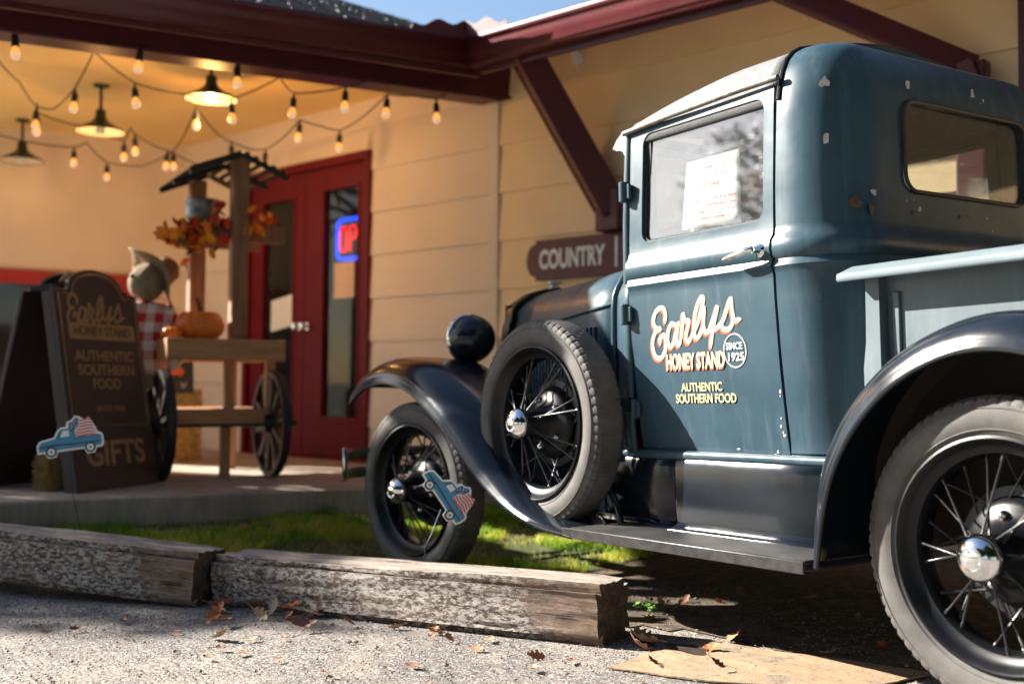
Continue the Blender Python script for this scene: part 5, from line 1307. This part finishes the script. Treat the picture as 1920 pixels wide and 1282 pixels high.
def timber(a, b, w, h, lab, seed, group='weathered timbers along the lot edge'):
    a, b = Vector((a[0], a[1], 0)), Vector((b[0], b[1], 0)); L = (b-a).length; ex = (b-a)/L; ey = Vector((ex.y, -ex.x, 0))
    if ey.y > 0: ey = -ey           # towards the truck
    zb = gz(b.x, b.y)-gz(a.x, a.y); slope = math.atan2(zb, L)
    lx = (ex+Vector((0, 0, zb/L))).normalized(); lz = lx.cross(-ey).normalized()
    if lz.z < 0: lz = -lz
    o = empty('timber', M=basis(a+Vector((0, 0, gz(a.x, a.y))), lx, lz.cross(lx), lz)); tag(o, lab, 'timber', group)
    yf = 1 if (lz.cross(lx)).dot(-ey) > 0 else -1
    M = Matrix.Identity(4); ex = Vector((1, 0, 0))
    ns, nc = int(L/.018), 64; rows = []
    per = []
    for k in range(nc):
        t = k/nc*4; e = int(t); f = t-e
        per.append([(-1+2*f, 0), (1, 2*f), (1-2*f, 2), (-1, 2-2*f)][e])       # y from -1..1, z 0..2
    for i in range(ns+1):
        x = L*i/ns; row = []
        edge = min(x, L-x)
        for (py, pz) in per:
            y, z = py*w/2, pz*h/2
            # rounded worn arrises
            cy, cz = max(0, abs(py)-.80)/.20, max(0, abs(pz-1)-.80)/.20
            rd = (cy*cz)*.034; y -= math.copysign(rd, y); z -= rd*(1 if pz > 1 else -1)
            s_ = Vector((x*1.3+seed, y*9, z*9)); big = noise.noise(s_*.9)*.009; fib = noise.noise(Vector((x*2.2+seed, y*55, z*55)))*.0050
            crack = -max(0, .10-abs(noise.noise(Vector((x*.9+seed*2, y*13, z*13)))))*.085*sstep(-.1, .3, noise.noise(Vector((x*1.7+seed, y*5, z*5))))
            if edge < .08: big += noise.noise(Vector((x*14+seed, y*18, z*18)))*.006*(1-edge/.08)
            d = big+fib+crack
            ny, nz = (math.copysign(1, py), 0) if abs(py) >= abs(pz-1) else (0, math.copysign(1, pz-1))
            xx = x + (noise.noise(Vector((seed, y*16, z*16)))*.010 if edge < .02 else 0)
            yy, z2 = y+ny*d, max(z+nz*d, .0)
            row.append(Vector((xx, yf*(-yy-w/2), z2)))
        row.append(row[0]); rows.append(row)
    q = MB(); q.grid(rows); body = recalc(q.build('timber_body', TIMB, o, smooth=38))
    for idx in (0, -1):
        ring = rows[idx][:-1]; c = sum((Vector(p) for p in ring), Vector())/len(ring); q = MB(); rr = [ring]
        for s_ in (.75, .5, .25):
            rr.append([c+(Vector(p)-c)*s_+ex*noise.noise(Vector((s_*9+seed, k*.35, 0)))*.012 for k, p in enumerate(ring)])
        n = len(ring)
        q.grid([r+[r[0]] for r in rr]); q.add(rr[-1], [tuple(range(n))]); recalc(q.build('end_grain', TEND, o, smooth=30))
    return o
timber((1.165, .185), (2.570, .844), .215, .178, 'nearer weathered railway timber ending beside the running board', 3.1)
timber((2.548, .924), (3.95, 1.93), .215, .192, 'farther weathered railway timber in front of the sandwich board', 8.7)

# ------------------------------------------------------------------ truck-shaped garden stakes
BL1, BL2, BLW, RDS, NAV, TYK = mat('print_blue', (.05, .26, .48), .4), mat('print_dark_blue', (.015, .06, .15), .4), mat('print_white', (.80, .82, .84), .4), mat('print_red', (.62, .05, .06), .4), mat('print_navy', (.03, .10, .26), .4), mat('print_tyre', (.03, .035, .045), .4)
def stake(base, top, M, s, lab):
    o = empty('garden_stake', base); tag(o, lab, 'garden stake', 'truck garden stakes stuck in the timbers'); b = Vector(base)
    q = MB(); mid_ = (Vector(base)+Vector(top))/2+Vector((.004, .006, 0)); q.tube([Vector((0, 0, -.03)), Vector((.002, 0, .05)), mid_-b, Vector(top)-b], .0016, 6); q.build('wire', mat('stake_wire', (.02, .04, .07), .4, .5), o)
    M = Matrix.Translation(-b) @ M
    def lay(name, polys, m, z, t=.0006, par=None):
        q = MB()
        for pl in polys: q.prism([(x*s, y*s) for x, y in pl], t, M, z0=z)
        return recalc(q.build(name, m, par or o, smooth=None))
    # silhouette traced as a chunky pickup, nose to the left, flag in the bed
    body = [(-.49, -.10), (-.48, .0), (-.44, .05), (-.22, .085), (-.15, .20), (-.11, .225), (.055, .225), (.085, .20), (.095, .075), (.46, .075), (.485, .05), (.485, -.04), (.47, -.10)]
    sil = [(-.515, -.13), (-.51, .01), (-.46, .075), (-.24, .11), (-.17, .225), (-.12, .255), (-.04, .26), (-.02, .33), (.06, .36), (.12, .42), (.18, .40), (.25, .34), (.33, .37), (.37, .30), (.44, .12), (.49, .10), (.515, .06), (.515, -.06), (.49, -.13), (.40, -.135), (.36, -.215), (.24, -.215), (.20, -.13), (-.20, -.13), (-.24, -.215), (-.36, -.215), (-.40, -.13)]
    pl = lay('plate', [sil], BLW, -.0015, .0015)
    lay('body_print', [body], BL1, .0002, par=pl)
    lay('shade_print', [[(-.48, -.02), (-.24, .0), (.09, -.02), (.48, -.02), (.48, -.045), (.09, -.045), (-.24, -.03), (-.48, -.045)], [(-.19, .075), (-.13, .195), (-.115, .195), (-.17, .075)], [(.09, .07), (.46, .07), (.46, .055), (.09, .055)]], BL2, .0010, par=pl)
    lay('window_print', [[(-.135, .10), (-.10, .195), (.0, .195), (.0, .10)]], BLW, .0010, par=pl)
    circ = lambda cx, cy, r: [(cx+r*math.cos(t), cy+r*math.sin(t)) for t in np.linspace(0, 2*math.pi, 20, endpoint=False)]
    for cx in (-.30, .30): lay('tyre_print', [circ(cx, -.115, .085)], TYK, .0018, par=pl); lay('wheel_print', [circ(cx, -.115, .055)], BLW, .0026, par=pl); lay('hub_print', [circ(cx, -.115, .022)], BL1, .0034, par=pl)
    # flag: navy canton with white stars, wavy red stripes
    lay('canton_print', [[(.0, .20), (.01, .31), (.08, .335), (.13, .385), (.17, .36), (.15, .25), (.10, .20), (.06, .16)]], NAV, .0018, par=pl)
    lay('star_print', [circ(x, y, .009) for x, y in ((.03, .22), (.06, .25), (.035, .275), (.09, .29), (.12, .26), (.12, .33), (.07, .31), (.1, .23))], BLW, .0026, par=pl)
    st = []
    for k in range(6):
        a = .355-k*.047; b0 = .165-k*.018
        x0 = (.18, .17, .16, .13, .10, .10)[k]
        xs = np.linspace(x0, .36+k*.012, 7); yy = [a-.02-.06*((x-x0))+.012*math.sin((x)*26) for x in xs]
        st.append([(x, y+.011) for x, y in zip(xs, yy)]+[(x, y-.011) for x, y in list(zip(xs, yy))[::-1]])
    lay('stripe_print', st, RDS, .0010, par=pl)
    return o
def W3(p): return TILT @ Vector(p)
# plates face the camera side; local x to the viewer's right
def plate_frame(c, ang, yawdeg):
    f = Vector((CAM.x-c.x, CAM.y-c.y, 0)).normalized(); f = Matrix.Rotation(rad(yawdeg), 3, 'Z') @ f
    x = UP.cross(f); R = Matrix.Rotation(ang, 4, 'Z'); return basis(c, x, UP, f) @ R
c1 = W3((3.246, 1.186, .583)); stake(W3((3.222, 1.150, .175)), c1-Vector((.0, 0, .03)), plate_frame(c1, rad(8), -10), .246, 'blue pickup-shaped garden stake with a flag, upright on the farther timber')
c2 = W3((1.955, .225, .392)); stake(W3((2.000, .285, .165)), c2-Vector((-.03, 0, .05)), plate_frame(c2, rad(-56), 8), .212, 'blue pickup-shaped garden stake tipped on its nose before the front wheel')

# ------------------------------------------------------------------ plank on the ground by the rear wheel
def ply_mat():
    m, nt, b = _nodes('plywood'); v = _coord(nt)
    c = _ramp(nt, _noise(nt, _coord(nt, (1.2, 5, 5)), 5, 7, .65), [(.3, (.26, .175, .105)), (.7, (.42, .30, .19))])
    d = _ramp(nt, _noise(nt, v, 7, 8, .72), [(.50, (0, 0, 0)), (.62, (.9,)*3)])
    c = _mix(nt, d, c, (.20, .16, .125)); sp_ = _ramp(nt, _noise(nt, v, 60, 4, .6), [(.60, (0, 0, 0)), (.68, (1, 1, 1))])
    nt.links.new(_mix(nt, sp_, c, (.10, .075, .055)), b.inputs['Base Color']); b.inputs['Roughness'].default_value = .9
    nt.links.new(_bump(nt, _noise(nt, v, 45, 6, .7), .6, .006), b.inputs['Normal']); return m
q = MB(); cor = [(1.03, -.10), (.71, -.20), (.375, -.295), (.40, -.02), (.62, .19), (.95, .33), (.99, .17)]; pts = []
for i in range(len(cor)):
    p0, p1 = Vector((*cor[i], 0)), Vector((*cor[(i+1) % len(cor)], 0)); m_ = max(2, int((p1-p0).length/.025)); nn = Vector((-(p1-p0).y, (p1-p0).x, 0)).normalized()
    for k in range(m_):
        p = p0.lerp(p1, k/m_); p = p+nn*(noise.noise(p*9)*.016+noise.noise(p*38)*.007); pts.append((p.x, p.y))
e = empty('plywood_sheet', (.7, .0, gz(.7, 0))); tag(e, 'weathered tan plywood sheet lying on the ground beside the rear wheel', 'board')
n = len(pts); V = [(x-.7, y, gz(x, y)+.004-gz(.7, 0)) for x, y in pts]; cx_ = (.0, .0, .0135)
q.add(V+[(x, y, z+.0045+.003*noise.noise(Vector((x*4, y*4, 2)))) for x, y, z in V]+[cx_], [(i, (i+1) % n, (i+1) % n+n, i+n) for i in range(n)]+[(i+n, (i+1) % n+n, 2*n) for i in range(n)])
recalc(q.build('sheet_face', ply_mat(), e, smooth=50))
q = MB(); V = [(.955+.07*math.cos(t)*(1+.35*math.sin(3*t))-.7, .02+.055*math.sin(t)*(1+.3*math.cos(2*t)), gz(.955, .02)+.0135-gz(.7, 0)) for t in np.linspace(0, 2*math.pi, 22, endpoint=False)]
q.add(V, [tuple(range(22))]); recalc(q.build('dark_stain', mat('oil_stain', (.045, .035, .028), .6, var=.4, vs_=30), e, smooth=None))
# loose grit and pebbles strewn along the edge of the asphalt
def grit():
    r = np.random.default_rng(8); q = MB(); base = [(1, 0, 0), (-1, 0, 0), (0, 1, 0), (0, -1, 0), (0, 0, 1), (0, 0, -1)]; fs = [(0, 2, 4), (2, 1, 4), (1, 3, 4), (3, 0, 4), (2, 0, 5), (1, 2, 5), (3, 1, 5), (0, 3, 5)]
    for k in range(9000):
        x, y = r.uniform(.2, 3.2), r.uniform(-.75, 1.9)
        if (x-2.47)*(-.46)+(y-.80)*.89 < -.25 and x > 2.0: continue
        s_ = r.uniform(.0012, .0042)*(2.0 if r.random() < .04 else 1); a = r.uniform(0, 6.28); z = gz(x, y)+.004+s_*.4
        ca, sa = math.cos(a), math.sin(a); sx, sy, sz = s_*r.uniform(.8, 1.5), s_*r.uniform(.7, 1.2), s_*r.uniform(.5, .9)
        q.add([(x+ca*px*sx-sa*py*sy, y+sa*px*sx+ca*py*sy, z+pz*sz) for px, py, pz in base], fs)
    o = q.build('grit', mat('grit_stone', (.24, .20, .165), .9, var=.7, vs_=160), smooth=None); tag(o, 'loose grit and pebbles scattered over the asphalt and soil', 'grit', kind='stuff')
grit()

# ------------------------------------------------------------------ fallen leaves
LEAFM = [mat('leaf_tan', (.36, .19, .10), .7, var=.25, vs_=20), mat('leaf_brown', (.20, .085, .045), .7, var=.3, vs_=20), mat('leaf_pale', (.46, .31, .20), .7, var=.2, vs_=20), mat('leaf_orange', (.45, .13, .03), .7, var=.2, vs_=20)]
rng = random.Random(4)
def leaf_mesh(seed):
    r = random.Random(seed); L = 1.0; pts = []
    lob = 4; n = 26
    prof = []
    for i in range(n+1):
        t = i/n; w = .36*math.sin(math.pi*t**.8)*(1-.50*(.5+.5*math.cos(t*lob*2*math.pi))); prof.append((t-.5, max(w, .01)))
    rows = []
    cu = r.uniform(.25, .7); tw = r.uniform(-.5, .5)
    for x, w in prof:
        z = cu*x*x; row = []
        for s_ in (-1, -.5, 0, .5, 1): row.append((x+.10*abs(s_)*w, s_*w, z+abs(s_)*w*r.uniform(.25, .45)*cu*1.6+tw*x*s_*w*.8))
        rows.append(row)
    q = MB(); q.grid(rows); q.tube([(-.5, 0, .25*cu), (-.72, .02, .3*cu)], .012, 4)
    me = bpy.data.meshes.new('leaf'); me.from_pydata([tuple(p) for p in q.v], [], q.f); smooth_mesh(me, 60); return me
lms = []
for k in range(4):
    for m in LEAFM: me = leaf_mesh(k*7+1); me.materials.append(m); lms.append(me)
def drop_leaf(x, y, size, z=None, tilt=.35, m=None, lift=.006, where='on the asphalt in front of the nearer timber'):
    o = bpy.data.objects.new('fallen_leaf', lms[rng.randrange(len(lms))] if m is None else lms[m]); COL.objects.link(o)
    o.location = (x, y, (gz(x, y)+lift+.004) if z is None else z); o.rotation_euler = (rng.gauss(0, tilt), rng.gauss(0, tilt), rng.uniform(0, 6.28)); o.scale = (size,)*3
    tag(o, 'dry curled oak leaf lying '+where, 'leaf', 'fallen oak leaves '+where)
TD = Vector((1.29, .605, 0)).normalized(); TN = Vector((-.425, .905, 0))
for k in range(20):     # drift in the gap between the timbers and along the front of the nearer one
    t = rng.triangular(.75, 1.50, 1.25); p = Vector((1.165, .185, 0))+TD*t+TN*(rng.expovariate(14)+.015); drop_leaf(p.x, p.y, rng.uniform(.05, .095), tilt=.5, lift=rng.uniform(.008, .03), where='in the drift where the two timbers meet')
for k in range(7):
    t = rng.uniform(.0, .8); p = Vector((1.165, .185, 0))+TD*t+TN*(rng.expovariate(9)+.02); drop_leaf(p.x, p.y, rng.uniform(.035, .065))
for k in range(26):
    x = rng.uniform(.6, 2.6); y = rng.uniform(.25, 1.0)+.45*(x-1.1); drop_leaf(x, y, rng.uniform(.025, .055), tilt=.15)
for k in range(26): drop_leaf(rng.uniform(.35, 1.9), rng.uniform(-.9, .12), rng.uniform(.03, .07), where='on the soil under the running board')
for x, y, s_ in ((1.10, .07, .11), (1.06, .12, .09), (1.145, .03, .08), (.97, -.17, .09), (1.32, -.33, .07), (.88, .22, .06), (.76, .10, .05)): drop_leaf(x, y, s_, tilt=.4, lift=.014, where='by the plywood sheet and timber end')
for k in range(16): 
    x, y = rng.uniform(2.2, 3.9), rng.uniform(-.9, .5); drop_leaf(x, y, rng.uniform(.04, .07), lift=.03, where='on the grass near the front wheel')
# weeds by the slab and at the near timber's end
WEED = mat('weed_leaf', (.10, .21, .03), .5, var=.3, vs_=12)
def weed(x, y, n, h, lab):
    o = empty('weed', (x, y, gz(x, y)+.008)); tag(o, lab, 'weed'); q = MB(); r = random.Random(int(x*100))
    for k in range(n):
        a = r.uniform(0, 6.28); rr = r.uniform(0, .07); b = Vector((rr*math.cos(a), rr*math.sin(a), 0)); hh = h*r.uniform(.3, 1)
        tip = b+Vector((math.cos(a)*hh*.4, math.sin(a)*hh*.4, hh)); q.tube([b, tip], .0012, 4)
        for j in range(3):
            d = Vector((r.uniform(-1, 1), r.uniform(-1, 1), .3)).normalized()*r.uniform(.012, .024); s_ = UP.cross(d)*.5; c = b.lerp(tip, .5+.25*j)
            q.add([c, c+d*.5+s_, c+d, c+d*.5-s_], [(0, 1, 2, 3)])
    q.build('weed_leaves', WEED, o, smooth=None)
_w = BP(-.60, 1.52, 0); weed(_w.x, _w.y, 26, .075, 'small leafy weed growing against the porch slab')
weed(1.42, -.27, 16, .06, 'small weed behind the end of the nearer timber')

# ------------------------------------------------------------------ trees
BARK = mat('bark', (.09, .07, .055), .9, var=.4, vs_=12, bump=.8, bs=30)
def tree(x, y, h, cr, leaves, lab, seed, leafcol, bare=False, spread=1.0, z0=None, ls=1.0, tf=.45):
    r = random.Random(seed); o = empty('oak_tree', (x, y, gz(x, y) if z0 is None else z0)); tag(o, lab, 'tree')
    q = MB(); tips = []
    def limb(p, d, L, rad_, lv):
        n = 5; pts = [p]; c = p; dd = d
        for k in range(n):
            dd = (dd+Vector((r.gauss(0, .13), r.gauss(0, .13), r.gauss(.02, .09)))).normalized(); c = c+dd*L/n; pts.append(c)
        q.tube(pts, [rad_*(1-.6*k/n) for k in range(n+1)], 8 if lv < 2 else 5)
        if lv < 3:
            for k in range(4 if lv else 6):
                b = pts[r.randrange(2, n+1)]; a = r.uniform(0, 6.28); nd = (dd*.7+Vector((math.cos(a)*spread, math.sin(a)*spread, r.uniform(.0, .5)))*.8).normalized()
                limb(b, nd, L*r.uniform(.5, .72), rad_*.42, lv+1)
        else: tips.extend(pts[2:])
    limb(Vector((0, 0, -.1)), Vector((0, 0, 1)), h*tf, h*.028, 0)
    q.build('trunk', BARK, o, smooth=60)
    lf = MB()
    for k in range(leaves):
        c = Vector(r.choice(tips))+Vector((r.gauss(0, .10*cr), r.gauss(0, .10*cr), r.gauss(0, .08*cr))); d = Vector((r.gauss(0, 1), r.gauss(0, 1), r.gauss(0, .6))).normalized()*r.uniform(.08, .17)*ls; s_ = d.orthogonal().normalized()*d.length*.45
        lf.add([c-d, c+s_, c+d, c-s_], [(0, 1, 2, 3)])
    m = mat('foliage_%d' % seed, leafcol, .6, var=.45, vs_=1.2)
    if leaves: lf.build('crown', m, o, smooth=None)
    return o
def round_tree(x, y, zc, R, n, lab, seed):
    r = random.Random(seed); o = empty('shade_tree', (x, y, gz(x, y))); tag(o, lab, 'tree'); q = MB()
    q.tube([(0, 0, -.1), (.05, .02, zc*.35), (0, .05, zc*.7), (.05, 0, zc+.2)], [.16, .13, .10, .04], 10)
    for k in range(14):
        a = k*2.4; el = r.uniform(-.2, .9); d = Vector((math.cos(a)*math.cos(el), math.sin(a)*math.cos(el), math.sin(el)))
        p = Vector((0, 0, zc*r.uniform(.62, .95))); q.tube([p, p+d*R*.5+Vector((0, 0, .1)), p+d*R*.9], [.045, .03, .012], 6)
    q.build('trunk', BARK, o, smooth=60); lf = MB()
    for k in range(n):
        while True:
            p = Vector((r.uniform(-1, 1), r.uniform(-1, 1), r.uniform(-1, 1)))
            if p.length < 1*(.82+.25*noise.noise(p*2.3)): break
        c = Vector((0, 0, zc))+p*R*1.05; d = Vector((r.gauss(0, 1), r.gauss(0, 1), r.gauss(0, .6))).normalized()*r.uniform(.07, .13); s_ = d.orthogonal().normalized()*d.length*.5
        lf.add([c-d, c+s_, c+d, c-s_], [(0, 1, 2, 3)])
    lf.build('crown', mat('shade_foliage', (.05, .085, .02), .6, var=.4, vs_=1.5), o, smooth=None)
round_tree(11.62, 6.25, 5.0, 1.42, 6500, 'round dense tree beside the porch shading the lot', 31)
round_tree(15.8, 15.6, 6.0, 2.2, 3200, 'round tree across the lot mirrored in the cab window', 44)
tree(17, -3.5, 9.5, 2.2, 2500, 'bare-branched tree standing behind the porch roof', 5, (.07, .085, .03))
tree(36, 24, 9, 3.0, 9000, 'broad leafy tree farthest across the lot', 9, (.05, .08, .02))
tree(20.0, 22.5, 8.5, 3.0, 9000, 'second leafy tree across the lot, left of the other', 12, (.06, .085, .025))
def copy_thing(o, loc, rz, sc_, lab):
    c = o.copy(); COL.objects.link(c); c.location = loc; c.rotation_euler = (0, 0, rz); c.scale = (sc_,)*3; c['label'] = lab
    for ch in list(o.children):
        d = ch.copy(); COL.objects.link(d); d.parent = c
tr0 = tree(-17, 19, 10, 3.4, 12000, 'sky-blocking leafy tree added farthest behind the parking lot', 15, (.05, .08, .02), ls=3.2, tf=.24); tr0['group'] = 'unseen trees added around the parking lot to block sky light'  # this tree and its copies are unseen, added to block sky light
SKY_BLOCKERS = [(-10, -7, 2.5, 'nearest tall sky-blocking tree added behind the pickup bed'), (-11, .5, 2.5, 'nearest tall sky-blocking tree added behind the photographer'), (-9.5, 8, 2.4, 'nearest tall sky-blocking tree added at the left rear of the lot'), (-2, 13.5, 2.2, 'nearest tall sky-blocking tree added left of the lot'), (-15, -5, 2.3, 'tall sky-blocking tree added behind the pickup bed'), (-14, 4, 2.2, 'tall sky-blocking tree added right behind the photographer'), (-12, 13, 2.2, 'tall sky-blocking tree added behind the photographer to the left'), (-4, 18, 2.2, 'tall sky-blocking tree added on the left beyond the lot'), (4, 22, 2.1, 'broad sky-blocking tree added on the far left across the road'), (-11, -14, 2.3, 'tall sky-blocking tree added at the far end of the store'), (-26, 0, 2.8, 'very tall sky-blocking tree added at the back of the lot'), (-22, 14, 2.8, 'very tall sky-blocking tree added at the left rear of the lot'), (-9, 28, 2.6, 'very tall sky-blocking tree added across the road on the left'), (-3, -20, 2.3, 'tall sky-blocking tree added beyond the right end of the store'), (-24, -14, 2.8, 'very tall sky-blocking tree added at the right rear of the lot'), (8, -17, 2.2, 'tall sky-blocking tree added behind the store roof')]
for k, (x, y, sc_, lab) in enumerate(SKY_BLOCKERS):
    copy_thing(tr0, (x, y, gz(x, y)), k*1.3, sc_, lab)
